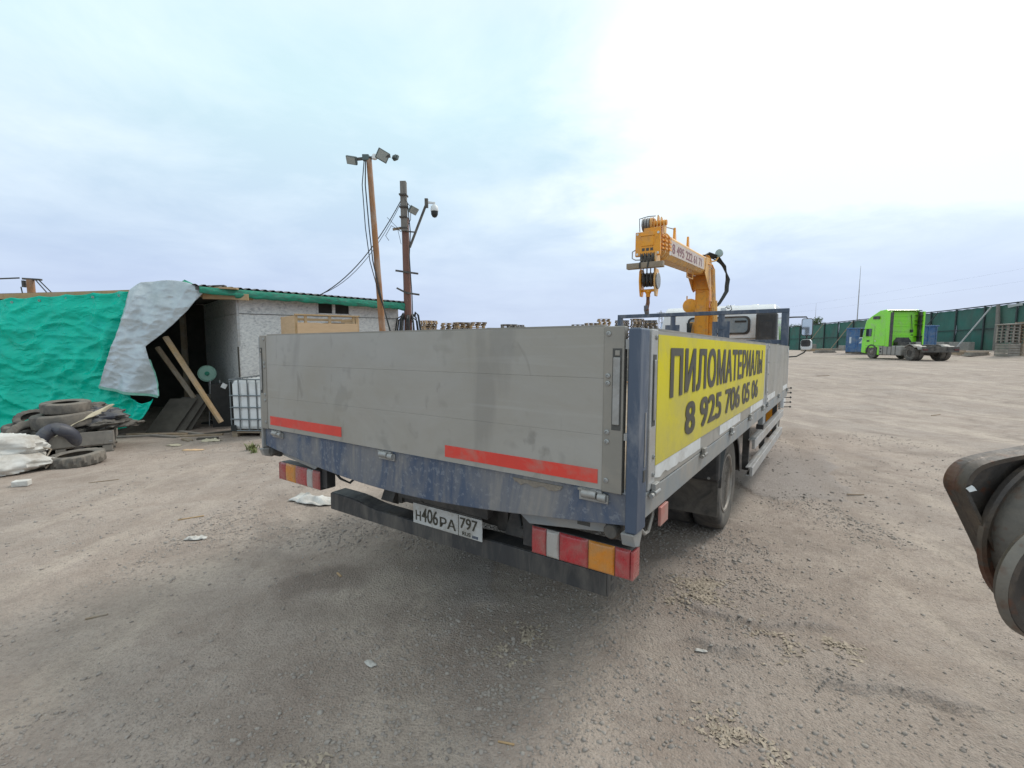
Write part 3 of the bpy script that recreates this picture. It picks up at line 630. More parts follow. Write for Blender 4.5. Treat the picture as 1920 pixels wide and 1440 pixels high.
# headboard
hb = T().box(-1.285, 1.29, 6.19, 6.25, 1.088, 1.148).build('headboard_frame', 'blue_post', truck, bevel=.005)
for x0, x1 in ((-1.285, -1.205), (1.195, 1.29)): T().box(x0, x1, 6.186, 6.254, -.10, 1.087).build('upright', 'blue_post', hb, bevel=.005)
for xc, w, gw in ((-.345, .07, .23), (.389, .085, .25)):
    T().box(xc - w / 2, xc + w / 2, 6.195, 6.245, .0, 1.087).build('upright', 'blue_post', hb, bevel=.004)
    g_ = T(); z1 = .95 if xc < 0 else .985
    for a, b_ in ((-gw / 2, -.05), (.05, gw / 2)): g_.box(xc + a, xc + b_, 6.188, 6.194, .55, z1)
    g_.box(xc - .0495, xc + .0495, 6.188, 6.194, z1 - .12, z1); g_.build('gusset', 'blue_post', hb)
T().box(-1.204, 1.194, 6.197, 6.243, .64, .70).build('rail', 'blue_post', hb, bevel=.004)
for k in range(3): T().box(-1.203, 1.193, 6.205, 6.235, .0 + k * .213, .208 + k * .213).build('board', 'alu', hb, bevel=.003)

# tail lights
def taillight(s):
    x0, x1 = .795, 1.25
    h = T().box(*sorted((s * x0, s * x1)), .118, .185, -.375, -.248).build('tail_light', 'black_plastic', truck, bevel=.006)
    for a, b_, m in ((.795, .868, 'lens_red'), (.870, .931, 'lens_clear'), (.933, 1.066, 'lens_red'), (1.068, 1.182, 'lens_amber'), (1.184, 1.249, 'lens_red')):
        rows = []
        for jz in range(41):
            z = -.372 + .121 * jz / 40; row = []
            for ix in range(25):
                u = ix / 24 * 2 - 1; v = jz / 20 - 1; e = max(abs(u), abs(v))
                row.append((s * (a + (b_ - a) * ix / 24), .1175 - .0125 * (1 - max(0, (e - .82) / .18) ** 2) * (1 - .25 * (u * u + v * v)) - .0009 * math.sin(ix * 2.1) * (1 if e < .9 else 0), z))
            rows.append(row)
        T().grid(rows).build('lens', m, h, smooth=60)
    T().box(*sorted((s * 1.2505, s * 1.262)), .108, .182, -.370, -.253).build('side_lens', 'lens_red', h, bevel=.004)
    for a in (.812, 1.0, 1.236):
        for z in (-.262, -.361):
            o = bpy.data.objects.new('screw', riv); COL.objects.link(o); o.parent = h; o.location = (s * a, .1095 - ZO * 0, z); o.scale = (.5, .5, .5)
    T().box(*sorted((s * .74, s * .794)), .13, .19, -.355, -.20).build('bracket', 'black_plastic', h)
    T().tube([(s * .75, .16, -.22), (s * .70, .2, -.30), (s * .66, .24, -.33), (s * .60, .30, -.25)], .008, 6).build('cable', 'hose', h, smooth=True)
mirx(taillight)
# lip channel and rubber buffers under the beam
def lip(s):
    o = T().prism([(.74, -.150), (1.235, -.125), (1.235, -.180), (.80, -.232), (.74, -.19)], lambda a, b, t: (s * a, t, b), .086, .094).build('lamp_carrier', 'rail', truck, bevel=.003)
    T().box(*sorted((s * 1.165, s * 1.235)), .06, .0855, -.195, -.1215).build('buffer_plate', 'dark_steel', o, bevel=.004)
    T().lathe([(.030, 0), (.030, .03), (.024, .038), (.012, .036)], (s * 1.2, .0598, -.158), (0, -1, 0), 16).build('buffer', 'rubber', o, smooth=True)
    for a in (.88, 1.06): T().box(*sorted((s * (a - .028), s * (a + .028))), .084, .0858, -.182, -.166).build('slot', 'seam', o)
mirx(lip)
for xh in (-1.1, -.05, 1.12):
    h = T(); h.lathe([(.017, -.03), (.017, .03)], (xh, .004, -.022), (1, 0, 0), 10); h.box(xh - .05, xh + .05, .004, .02, -.014, -.004); h.lathe([(.016, .036), (.016, .07)], (xh, .004, -.026), (1, 0, 0), 10)
    h.box(xh - .045, xh + .075, .008, .0178, -.05, -.015); h.build('tailgate_hinge', 'steel', truck, smooth=True, bevel=.002)
def mud(x0, x1, zt, zb, seed):
    up = [(x, zt - .006 * noise.noise((x * 30, seed, 0))) for x in np.linspace(x0, x1, 24)]; lo_ = [(x, zb + (zt - zb) * (.35 + .8 * abs(noise.noise((x * 16, seed, 1)))) * (1 if (x - x0) * (x1 - x) > .002 else 1.6)) for x in np.linspace(x1, x0, 24)]
    T().prism([(float(a), float(min(b, zt - .004))) for a, b in up + lo_], lambda a, b, t: (a, t, b), .0135, .0178).build('caked_mud', 'mud', truck)
M['mud'] = mat('dried_mud', (.27, .235, .19), (.21, .18, .15), 40, .95, 0, .6, 60)
mud(.76, 1.0, -.012, -.06, 3.3)
T().box(1.305, 1.318, .26, .36, -.185, -.107).build('side_marker', 'faded_lens', truck, bevel=.003)
T().tube([(1.29, .10, -.15), (1.285, .16, -.19), (1.28, .22, -.20), (1.28, .27, -.15), (1.28, .28, -.10)], .007, 6).build('cable', 'rail', truck, smooth=True)

# under-run bumper
bp_ = [(x, -.478 - .028 * sst(-.80, -.50, x) * 1 + .020 * sst(.0, .5, x)) for x in np.linspace(-1.0, 1.06, 30)]
bpoly = [(float(a), float(b)) for a, b in bp_] + [(1.06, -.592), (-1.0, -.592)]
bu = T().prism(bpoly, lambda a, b, t: (a, t, b), .33, .338).build('bumper', 'bumper', truck, bevel=.003)
rows = [[(a, .338, b) for a, b in bpoly[:30]], [(a, .45, b + .004) for a, b in bpoly[:30]]]
T().grid(rows).build('top_flange', 'bumper', bu, solid=.006)
T().box(-1.006, -1.0005, .332, .45, -.592, -.48).box(1.0605, 1.066, .332, .45, -.592, -.465).box(-1.0, 1.06, .3385, .45, -.592, -.586).build('end_plate', 'bumper', bu, bevel=.003)
for z in (-.52, -.565): T().box(1.0662, 1.068, .37, .40, z - .012, z + .012).build('hole', 'seam', bu)
for x in (-.47, .52):
    T().bar((x, .40, -.46), (x, .55, -.15), .06, .11, (1, 0, 0)).build('hanger', 'dark_steel', bu, bevel=.003)
# licence plate
lpb = T().box(-.145, .372, .296, .301, -.492, -.374).build('licence_plate', 'plate', truck, bevel=.003)
def pl_txt(t, x0, z0, w, h, b=.012): text_obj('lettering', t, 'ink', lpb, (x0, .2945, z0), (1, 0, 0), (0, 0, 1), w, h, b, ZO)
pl_txt('Н', -.122, -.472, .042, .058); pl_txt('406', -.073, -.472, .128, .082); pl_txt('РА', .070, -.472, .120, .058, .01)
pl_txt('797', .220, -.445, .122, .060); pl_txt('RUS', .236, -.482, .058, .021, .008)
T().box(.207, .2095, .2942, .2955, -.490, -.376).build('divider', 'ink', lpb); T().box(.305, .345, .2942, .2955, -.476, -.470).box(.305, .345, .2942, .2955, -.484, -.477).build('flag', 'blue', lpb)
T().box(-.14, .365, .302, .306, -.380, -.365).box(-.10, -.07, .3, .31, -.365, -.358).build('plate_holder', 'dark_steel', lpb)
T().box(-.28, .40, .306, .36, -.37, -.215).build('plate_carrier', 'dark_steel', truck, bevel=.006)
# chassis
for s in (-1, 1): T().box(*sorted((s * .38, s * .45)), .42, 8.7, -.46, -.205).build('chassis_rail', 'dark_steel', truck, bevel=.004)
for yy in (.44, 2.0, 4.6): T().box(-.379, .379, yy, yy + .065, -.45, -.22).build('cross_member', 'dark_steel', truck)
T().tube([(-.9, 2.73, -.604), (-.25, 2.73, -.604), (-.16, 2.73, -.604), (.16, 2.73, -.604), (.25, 2.73, -.604), (.9, 2.73, -.604)], [.07, .075, .19, .19, .075, .07], 16).build('rear_axle', 'dark_steel', truck, smooth=True)
for s in (-1, 1): T().bar((s * .47, 1.9, -.44), (s * .47, 3.5, -.44), .08, .06).bar((s * .47, 2.1, -.5), (s * .47, 3.3, -.5), .08, .05).build('leaf_spring', 'dark_steel', truck)
T().tube([(.1, .9, -.42), (.14, .8, -.5), (.2, .72, -.44), (.3, .66, -.36)], .012, 6).tube([(.2, 1.1, -.3), (.22, .8, -.42), (.25, .7, -.38)], .01, 6).build('cable', 'hose', truck, smooth=True)
T().lathe([(.16, 0), (.17, .02), (.17, .5), (.16, .52)], (-.6, 1.2, -.36), (0, 1, 0), 20).build('air_tank', 'dark_steel', truck, smooth=True)
T().box(-.85, -.52, 4.0, 5.2, -.55, -.22).build('fuel_tank', 'dark_steel', truck, bevel=.04)

def tyre_part(name, r, w, rim, parent, loc, out, tread=56, front=False, groove=.008, m='rubber', rm='rim', dish=None):
    """a wheel: tyre and rim, axis along x; out = +1 or -1 the side one sees"""
    e = bpy.data.objects.new(name, None)
    prof = [(rim, -w * .40), (rim + .03, -w * .47), (r - .06, -w * .5), (r - .025, -w * .48), (r - .006, -w * .42), (r, -w * .34), (r, -w * .12), (r, w * .12), (r, w * .34), (r - .006, w * .42), (r - .025, w * .48), (r - .06, w * .5), (rim + .03, w * .47), (rim, w * .40)]
    def rad(i, k, rr):
        if i in (4, 5, 8, 9) and k % 2: return rr - groove
        return rr
    b = B(loc[2]); b.lathe(prof, (loc[0], loc[1], 0), (out, 0, 0), tread, rad)
    t = b.build(name, m, parent, smooth=35)
    d = dish if dish is not None else .09
    if front: pr = [(rim + .004, w * .40), (rim + .004, w * .46), (rim - .012, w * .46), (rim - .03, w * .38), (rim * .82, w * .30), (rim * .62, w * .42), (rim * .42, w * .46), (rim * .40, w * .62), (rim * .2, w * .66), (0, w * .66)]
    else: pr = [(rim + .004, w * .40), (rim + .004, w * .46), (rim - .012, w * .46), (rim - .028, w * .36), (rim - .035, -w * .05), (rim * .80, -w * .22), (rim * .62, -w * .22), (rim * .5, -w * .05), (rim * .46, w * .22), (rim * .2, w * .26), (0, w * .26)]
    B(loc[2]).lathe(pr, (loc[0], loc[1], 0), (out, 0, 0), 40).build('rim', rm, t, smooth=35)
    nb = B(loc[2]); rr = rim * .7; hh = w * (.36 if front else -.16)
    for k in range(8):
        a = 6.2832 * k / 8; nb.lathe([(.013, 0), (.013, .02), (.008, .026)], (loc[0] + out * hh, loc[1] + rr * math.cos(a), rr * math.sin(a)), (out, 0, 0), 6)
    nb.build('wheel_nut', 'steel', t)
    return t
for s in (1, -1):
    tyre_part('rear_wheel', .40, .22, .245, truck, (s * 1.04, 2.73, -.604 + ZO), s)
    tyre_part('rear_wheel', .40, .22, .245, truck, (s * .78, 2.73, -.604 + ZO), -s)
    tyre_part('front_wheel', .40, .22, .245, truck, (s * .95, 8.0, -.604 + ZO), s, front=True)
# wheel arches and mud flaps
def arch(s):
    rows = []
    for k in range(15):
        a = R(8 + (178 - 8) * k / 14); rows.append([(s * x, 2.73 - .46 * math.cos(a), -.604 + .46 * math.sin(a)) for x in (.66, 1.0, 1.17)])
    f = T().grid(rows); 
    o = f.build('mudguard', 'black_plastic', truck, smooth=True, solid=.008)
    T().grid([[(s * 1.17, 2.73 - .46 * math.cos(R(8 + 170 * k / 14)), -.604 + .46 * math.sin(R(8 + 170 * k / 14))), (s * 1.17, 2.73 - .42 * math.cos(R(8 + 170 * k / 14)), -.604 + .42 * math.sin(R(8 + 170 * k / 14)))] for k in range(15)]).build('rim_edge', 'black_plastic', o, smooth=True, solid=.006)
    T().box(*sorted((s * .60, s * 1.172)), 2.20, 2.255, -.48, -.135).build('splash_box', 'black_plastic', o, bevel=.02)
    T().box(*sorted((s * .58, s * 1.165)), 2.225, 2.235, -.76, -.481).build('mud_flap', 'rubber', o, bevel=.003)
    for x in (.7, .9, 1.1): T().lathe([(.012, 0), (.010, .006)], (s * x, 2.1995, -.455), (0, -1, 0), 8).build('bolt', 'steel', o)
mirx(arch)
# side guards
def guard(s):
    a, b_ = sorted((s * 1.235, s * 1.262)); c, d = sorted((s * 1.20, s * 1.234))
    o = T().box(a, b_, 3.42, 6.35, -.415, -.325).box(c, d, 3.42, 6.35, -.337, -.325).build('side_guard', 'alu_bright', truck, bevel=.003)
    T().box(a, b_, 3.32, 6.28, -.665, -.575).box(c, d, 3.32, 6.28, -.587, -.575).box(c, d, 3.32, 6.28, -.665, -.653).build('rail', 'alu_bright', o, bevel=.003)
    for y in (3.5, 4.75, 6.1): T().box(*sorted((s * 1.14, s * 1.199)), y, y + .05, -.65, -.107).build('leg', 'dark_steel', o, bevel=.004)
mirx(guard)
# outrigger and its controls
T().box(-1.2, 1.2, 6.45, 6.70, -.20, -.02).build('outrigger_beam', 'orange', truck, bevel=.01)
for s in (-1, 1): T().box(*sorted((s * 1.02, s * 1.16)), 6.48, 6.64, -.55, .10).lathe([(.05, 0), (.05, .1), (.11, .1), (.11, .125)], (s * 1.09, 6.56, -.551), (0, 0, -1), 14).build('outrigger_leg', 'orange', truck, bevel=.01)
cp = T().box(1.20, 1.25, 6.48, 6.60, -.32, .02).build('crane_controls', 'cab_white', truck, bevel=.01)
for k in range(5): T().tube([(1.25, 6.5, -.30 + k * .07), (1.33, 6.48, -.29 + k * .07)], .006, 6).lathe([(0, -.018), (.018, 0), (0, .018)], (1.335, 6.479, -.289 + k * .07), (1, 0, 0), 8).build('lever', 'hose', cp, smooth=True)

# cab
prof = [(7.75, -.30), (7.75, .95), (7.79, 1.26), (7.93, 1.37), (8.67, 1.385), (8.92, 1.32), (9.32, .55), (9.39, .40), (9.4, -.55), (8.82, -.55), (8.79, -.25), (7.97, -.25), (7.94, -.30)]
def capt(a, b, t):
    k = 1 - .10 * max(0, (b - .35)) ** 1.3 if b > .35 else 1
    return (t * k, a, b)
cab = T().prism(prof, capt, -1.06, 1.06).build('cab', 'cab_white', truck, bevel=.09, seg=4, smooth=50)
for x in (-.62, -.22, .22, .62):
    T().prism([(7.87, 1.325), (7.97, 1.385), (8.62, 1.402), (8.62, 1.38), (7.97, 1.36)], lambda a, b, t: (t, a, b), x - .05, x + .05).build('roof_rib', 'cab_white', cab, bevel=.008)
def rrect(xc, zc, w, h, r, n=6):
    pts = []
    for cx, cz, a0 in ((w / 2 - r, h / 2 - r, 0), (-w / 2 + r, h / 2 - r, 90), (-w / 2 + r, -h / 2 + r, 180), (w / 2 - r, -h / 2 + r, 270)):
        for k in range(n + 1): a = R(a0 + 90 * k / n); pts.append((xc + cx + r * math.cos(a), zc + cz + r * math.sin(a)))
    return pts
wf = T().prism(rrect(.04, 1.0, 1.08, .33, .09), lambda a, b, t: (a, t, b), 7.734, 7.752).build('rear_window', 'black_plastic', cab, bevel=.004)
T().prism(rrect(.04, 1.0, 1.00, .26, .07), lambda a, b, t: (a, t, b), 7.726, 7.7335).build('pane', 'cab_pane', wf)
T().box(.33, .52, 7.72, 7.726, 1.05, 1.085).build('mirror_seen_through', 'hose', wf)
T().box(-.99, .99, 7.736, 7.751, .755, .775).build('seam', 'tank_grey', cab)
for x in (.30, .55, -.5): T().box(x - .05, x + .05, 7.732, 7.75, .69, .715).build('vent_slot', 'steel', cab)
T().prism(rrect(.72, .86, .10, .03, .014), lambda a, b, t: (a, t, b), 7.73, 7.751).build('grab_handle', 'steel', cab)
# air intake duct behind the cab's right corner
du = T().box(.70, 1.02, 7.47, 7.7, -.30, 1.19).build('intake_duct', 'black_plastic', cab, bevel=.03)
T().box(.76, .96, 7.46, 7.469, .15, 1.05).build('duct_rib', 'black_plastic', du, bevel=.003)
T().box(1.061, 1.072, 8.12, 8.92, .42, 1.02).build('side_window', 'glass', cab)
T().box(-1.072, -1.061, 8.12, 8.92, .42, 1.02).build('side_window', 'glass', cab)
T().grid([[(-.85, 8.99, 1.22), (.85, 8.99, 1.22)], [(-.93, 9.33, .56), (.93, 9.33, .56)]]).build('windscreen', 'glass', cab, solid=.01)
def mirror(s):
    c = 1.375
    arm = T().tube([(s * 1.0, 9.12, 1.20), (s * 1.16, 9.22, 1.21), (s * (c - .02), 9.27, 1.21), (s * c, 9.27, 1.17), (s * c, 9.27, .58), (s * (c - .03), 9.27, .52), (s * 1.22, 9.23, .44), (s * 1.0, 9.17, .42)], .014, 8).build('mirror_arm', 'black_plastic', truck, smooth=True)
    T().prism(rrect(s * c, 1.01, .19, .34, .04), lambda a, b, t: (a, t, b), 9.21, 9.27).build('mirror_housing', 'black_plastic', arm, bevel=.012)
    T().prism(rrect(s * c, 1.01, .165, .31, .03), lambda a, b, t: (a, t, b), 9.202, 9.209).build('mirror', 'mirror_glass', arm)
    T().prism(rrect(s * c, .67, .19, .20, .05), lambda a, b, t: (a, t, b), 9.2, 9.28).build('wide_mirror_housing', 'cab_white', arm, bevel=.02)
    T().prism(rrect(s * (c - .01), .70, .16, .13, .04), lambda a, b, t: (a, t, b), 9.192, 9.199).build('wide_mirror', 'black_plastic', arm)
mirx(mirror)

# ---------------------------------------------------------------- crane on the truck
col_ = T().box(-.12, .10, 6.66, 6.88, .0, 1.56).build('crane_column', 'orange', truck, bevel=.012)
T().box(-.085, .065, 6.648, 6.6598, .08, 1.50).build('cover_plate', 'orange', col_, bevel=.004)
T().box(-.21, .19, 6.60, 6.95, -.1, .12).build('base', 'orange', col_, bevel=.02)
T().lathe([(.10, -.13), (.12, -.12), (.12, -.02), (.105, 0), (.105, .10), (.12, .12)], (-.20, 6.79, 1.29), (0, 1, 0), 20).build('winch_drum', 'orange', col_, smooth=True)
T().tube([(-.26, 6.7, 1.40), (-.26, 6.7, 1.46)], .012, 6).box(-.20, -.121, 6.7, 6.85, .80, 1.02).build('fitting', 'orange_pale', col_)
T().tube([(.165, 6.80, .85), (.165, 6.72, 1.36)], .055, 14).tube([(.165, 6.72, 1.36), (.16, 6.60, 1.86)], .032, 12).build('lift_cylinder', 'orange_pale', col_, smooth=True)
T().box(.101, .145, 6.70, 6.84, .55, 1.25).build('side_plate', 'orange', col_, bevel=.006)
for k in range(4): T().tube([(.20, 6.66, .8 + k * .04), (.19, 6.63, 1.12 + .1 * k), (.15, 6.62, 1.3 + .1 * k)], .008, 6).build('pipe', 'orange_pale', col_, smooth=True)
for k in range(5): T().tube([(-.16, 6.66, .7), (-.17 - k * .012, 6.62, .82), (-.15 - .02 * k, 6.65, 1.0)], .009, 6).build('hose', 'hose', col_, smooth=True)
# boom axis
P1 = Vector((-.035, 6.72, 1.915)); P0 = Vector((.135, 3.50, 1.69)); bd = (P0 - P1).normalized(); bs = bd.cross(Vector((0, 0, 1))).normalized() * -1
if bs.x < 0: bs = -bs
bu_ = bs.cross(bd); 
if bu_.z < 0: bu_ = -bu_
Lb = (P0 - P1).length
def bm3(l, s_, u): p = P1 + bd * l + bs * s_ + bu_ * u; return (p.x, p.y, p.z)
def bbox(l0, l1, s0, s1, u0, u1): 
    b = T(); b.prism([(s0, u0), (s1, u0), (s1, u1), (s0, u1)], lambda a, c, t: bm3(t, a, c), l0, l1); return b
hexa = lambda w, h: [(-w * .62, -h), (w * .62, -h), (w, -h * .62), (w, h * .8), (w * .8, h), (-w * .8, h), (-w, h * .8), (-w, -h * .62)]
def sect(l0, l1, w, h): return T().prism(hexa(w, h), lambda a, c, t: bm3(t, a, c), l0, l1)
boom = sect(.0, Lb - .36, .125, .135).build('boom', 'orange_pale', truck, bevel=.006)
sect(Lb - .40, Lb - .22, .112, .122).build('boom_section', 'orange_pale', boom, bevel=.004)
sect(Lb - .25, Lb - .15, .100, .110).build('boom_section', 'orange_pale', boom, bevel=.004)
sect(Lb - .18, Lb - .08, .088, .098).build('boom_section', 'orange_pale', boom, bevel=.004)
for l, w, h in ((Lb - .40, .135, .146), (Lb - .27, .122, .133), (Lb - .18, .108, .12)):
    fl = sect(l, l + .025, w, h).build('collar', 'orange_pale', boom, bevel=.003)
    for u in (-.04, .0, .045, .09):
        bbox(l - .045, l + .05, w, w + .014, u - .010, u + .010).build('wear_pad', 'orange', fl)
# phone number board on the boom's side
nb_ = bbox(.60, Lb - .50, .1255, .1285, -.085, .085).build('number_board', 'boom_board', boom)
p_ = Vector(bm3(Lb - .56, .1305, -.058))
M['boom_ink'] = mat('maroon_print', (.27, .09, .10), (.23, .07, .08), 4, .5)
text_obj('lettering', '8 495 222 61 71', 'boom_ink', nb_, p_, -bd, bu_, Lb - .56 - .80, .112, .009, ZO)
bbox(Lb - .49, Lb - .43, .1255, .128, -.09, -.02).build('decal', 'white_film', boom)
# knee down to the column
kn = T().prism([(-.02, .14), (.42, .125), (.52, -.135), (.14, -.36), (.02, -.40), (-.20, -.36), (-.20, -.05)], lambda a, c, t: bm3(a, t, c), -.135, -.1255).prism([(-.02, .14), (.42, .125), (.52, -.135), (.14, -.36), (.02, -.40), (-.20, -.36), (-.20, -.05)], lambda a, c, t: bm3(a, t, c), .1255, .135).build('knee_plate', 'orange_pale', boom, bevel=.003)
bbox(-.19, .12, -.125, .125, -.36, -.136).build('knee_core', 'orange', boom, bevel=.008)
T().lathe([(.05, -.15), (.05, .15)], bm3(-.1, 0, -.02), bs, 14).build('pivot_pin', 'steel', boom, smooth=True)
for l in (Lb - .95, Lb - 1.75):
    b = T(); b.prism([(-.05, 0), (.05, 0), (.012, .16), (-.012, .16)], lambda a, c, t: bm3(l + a, t, .135 + c), .05, .075); b.build('cable_guide', 'orange', boom)
T().tube([bm3(Lb - .95, .06, .28), bm3(Lb - .72, .0, .28), bm3(Lb - .72, .0, .136)], .007, 6).build('guide_rod', 'steel', boom)
T().tube([bm3(1.05, .05, -.135), bm3(1.05, .05, -.25), bm3(1.45, .05, -.25), bm3(1.45, .05, -.135)], .009, 6).build('hook_rest', 'orange_pale', boom, smooth=True)
T().tube([bm3(Lb - .42, .04, -.135), bm3(Lb - .42, .04, -.20), bm3(Lb - .14, .04, -.20), bm3(Lb - .14, .04, -.10)], .008, 6).build('guard_rod', 'orange_pale', boom, smooth=True)
# head plate and sheaves
X = Vector((bs.x, bs.y, 0)).normalized(); F_ = Vector((bd.x, bd.y, 0)).normalized(); HC_ = P0
def hd(s_, f, z): p = HC_ + X * s_ + F_ * f; return (p.x, p.y, p.z + z)
def hbox(s0, s1, f0, f1, z0, z1): return T().prism([(s0, z0), (s1, z0), (s1, z1), (s0, z1)], lambda a, c, t: hd(a, t, c), f0, f1)
head = hbox(-.135, .135, -.02, .02, -.135, .125).build('boom_head', 'orange', truck, bevel=.006)
hbox(-.10, .10, -.14, -.02, -.10, .10).build('head_core', 'orange', head, bevel=.006)
hbox(-.065, .065, .0202, .027, -.03, .075).build('hatch', 'orange', head, bevel=.003)
hbox(-.075, .075, .0202, .032, .076, .088).build('hatch_hood', 'orange', head, bevel=.003)
for s_ in (-.045, 0, .045): hbox(s_ - .015, s_ + .015, .0202, .0225, -.082, -.052).build('slot', 'seam', head)
for s_ in (-.112, .112):
    for z in (-.112, .102): T().lathe([(.013, 0), (.013, .004)], hd(s_, .0202, z), F_, 12).build('bolt_hole', 'white_film', head)
hbox(-.05, .13, -.03, .0, .1255, .165).build('top_bracket', 'orange', head, bevel=.004)
for s_ in (-.065, -.035, -.005, .025): T().lathe([(.05, -.011), (.072, -.011), (.062, 0), (.072, .011), (.05, .011)], hd(s_, -.06, .215), X, 24, closed=True).lathe([(.052, -.006), (.052, .006)], hd(s_, -.06, .215), X, 18).build('top_sheave', 'steel' if s_ < 0 else 'orange_pale', head, smooth=True)
for s_ in (.05, .085, .12, .155):
    T().prism([(-.05, .10), (.04, .10), (.05, .22), (.02, .31 - abs(s_ - .09)), (-.03, .30 - abs(s_ - .09)), (-.06, .2)], lambda a, c, t: hd(t, a - .07, c), s_ - .006, s_ + .006).build('cheek_plate', 'orange_pale', head, bevel=.003)
T().tube([hd(-.09, -.06, .215), hd(.18, -.06, .215)], .028, 12).build('sheave_pin', 'orange', head, smooth=True)
T().tube([hd(-.10, -.02, .14), hd(-.11, -.03, .28), hd(-.02, -.05, .30), hd(.06, -.05, .295)], .006, 6).build('rope_guard', 'steel', head)
for s_ in (-.06, -.02, .02, .06): T().lathe([(.06, -.014), (.088, -.014), (.078, 0), (.088, .014), (.06, .014)], hd(s_, -.05, -.15), X, 24, closed=True).lathe([(.062, -.007), (.062, .007)], hd(s_, -.05, -.15), X, 18).build('lower_sheave', 'dark_steel', head, smooth=True)
T().lathe([(.085, -.008), (.088, 0), (.085, .008)], hd(.095, -.03, -.165), X, 24).build('cheek_disc', 'orange_pale', head, smooth=True)
T().tube([hd(-.14, .0, -.06), hd(-.165, .02, -.08), hd(-.165, .02, -.15), hd(-.13, .02, -.17), hd(-.05, .02, -.175), hd(.06, .01, -.15)], .007, 6).build('limit_switch_wire', 'steel', head, smooth=True)
# hook block
def cheek(s_, m='orange_pale'):
    pts = [(-.075 + .0, -.30), (-.05, -.27), (.05, -.27), (.075, -.30), (.085, -.40), (.06, -.50), (.035, -.565), (-.035, -.565), (-.06, -.50), (-.085, -.40)]
    return T().prism(pts, lambda a, c, t: hd(t, a - .05, c), s_ - .009, s_ + .009)
hkb = cheek(-.075).build('hook_block', 'orange', truck, bevel=.003)
cheek(.085).build('cheek', 'orange_pale', hkb, bevel=.003)
T().lathe([(.085, -.006), (.088, 0), (.085, .006)], hd(.105, -.05, -.40), X, 24).build('cover_disc', 'steel', hkb, smooth=True)
for s_ in (-.035, .005, .045): T().lathe([(.05, -.012), (.078, -.012), (.068, 0), (.078, .012), (.05, .012)], hd(s_, -.05, -.385), X, 24, closed=True).lathe([(.052, -.006), (.052, .006)], hd(s_, -.05, -.385), X, 16).build('sheave', 'dark_steel', hkb, smooth=True)
T().tube([hd(-.066, -.05, -.41), hd(.076, -.05, -.41)], .014, 10).tube([hd(-.066, -.05, -.50), hd(.076, -.05, -.50)], .016, 10).build('spacer', 'orange', hkb, smooth=True)
for s_ in (-.04, .0, .04): T().tube([hd(s_, -.05 + .075, -.15), hd(s_, -.05 + .072, -.385)], .006, 6).tube([hd(s_, -.05 - .08, -.15), hd(s_, -.05 - .075, -.385)], .006, 6).build('wire_rope', 'dark_steel', hkb)
hkk = T().lathe([(.028, 0), (.034, -.02), (.022, -.04), (.024, -.07)], hd(.0, -.05, -.50), (0, 0, 1), 12).build('hook', 'orange', hkb, smooth=True)
pts = [hd(0, -.05, -.55), hd(0, -.05, -.60), hd(.006, -.03, -.64), hd(.008, .01, -.68), hd(.006, .02, -.715), hd(0, -.015, -.74), hd(-.004, -.055, -.735), hd(-.006, -.085, -.70)]
T().tube(pts, [.019, .019, .021, .023, .023, .022, .018, .010], 10).build('hook_bend', 'rust', hkk, smooth=True)
T().tube([hd(.0, .028, -.67), hd(.002, .016, -.72), hd(.0, -.018, -.745), hd(-.004, -.056, -.742)], [.021, .025, .025, .020], 10).build('blue_tip', 'blue', hkk, smooth=True)
# timber block tied under the head: a thing of its own, placed in world space
M4 = Matrix.Translation(truck.location) @ Mt.to_4x4()
def w(p): return M4 @ Vector((p[0], p[1], p[2] + ZO))
tb = thing('timber_block', 'grey timber block wedged crosswise between the crane head and the hook block', 'timber')
b = B(); b.bar(w(hd(-.20, .075, -.247)), w(hd(.19, .075, -.247)), .075, .06); b.build('block', 'timber', tb, bevel=.004)
for a_, c_ in ((-.05, -.05), (.04, .03)): B().tube([w(hd(a_, .115, -.215)), w(hd(c_, .115, -.28))], .008, 6).build('tie', 'hose', tb)
# boom hoses and work lamp
hs = None
for k in range(5):
    o_ = .012 * (k - 2)
    pts = [bm3(.35, .06 + o_, .15), bm3(.1, .10 + o_, .20 + o_), bm3(-.12, .20 + o_, .16 + o_), bm3(-.26, .30 + o_, .02), bm3(-.30, .36 - o_, -.20), bm3(-.24, .35 - o_, -.40), bm3(-.12, .27, -.58 + o_), bm3(-.03, .20, -.68)]
    P = []
    for i in range(len(pts) - 1):
        for t in (0, .5): P.append(Vector(pts[i]).lerp(Vector(pts[i + 1]), t) + Vector((random.uniform(-.006, .006),) * 3))
    P.append(Vector(pts[-1])); h = T().tube(P, .011, 7).build('hose', 'hose', boom, smooth=True)
lb = T().lathe([(.015, -.05), (.055, -.035), (.066, -.01), (.066, .012), (.0, .018)], bm3(-.1, .24, .22), (-.35, -.9, .1), 24).build('work_lamp', 'machine_light', truck, smooth=True)
T().tube([bm3(.05, .13, .08), bm3(-.05, .2, .10), bm3(-.1, .235, .16)], .012, 6).build('lamp_arm', 'orange_pale', lb)
T().tube([bm3(.2, .0, .136), bm3(.22, .05, .18), bm3(.12, .12, .16), bm3(.04, .14, .10)], .012, 6).tube([bm3(.3, .1255, .03), bm3(.1, .17, .02), bm3(-.05, .18, -.05)], .012, 6).build('pipe', 'orange', boom, smooth=True)
wl = T().box(.36, .44, 6.27, 6.34, 1.15, 1.20).lathe([(.035, 0), (.03, .03)], (.46, 6.30, 1.205), (.4, -.5, .3), 10).build('rear_camera', 'cab_white', truck, bevel=.006)
T().tube([(.42, 6.3, 1.2), (.5, 6.3, 1.23), (.52, 6.28, 1.17), (.47, 6.28, 1.14)], .007, 6).build('wire', 'hose', wl, smooth=True)

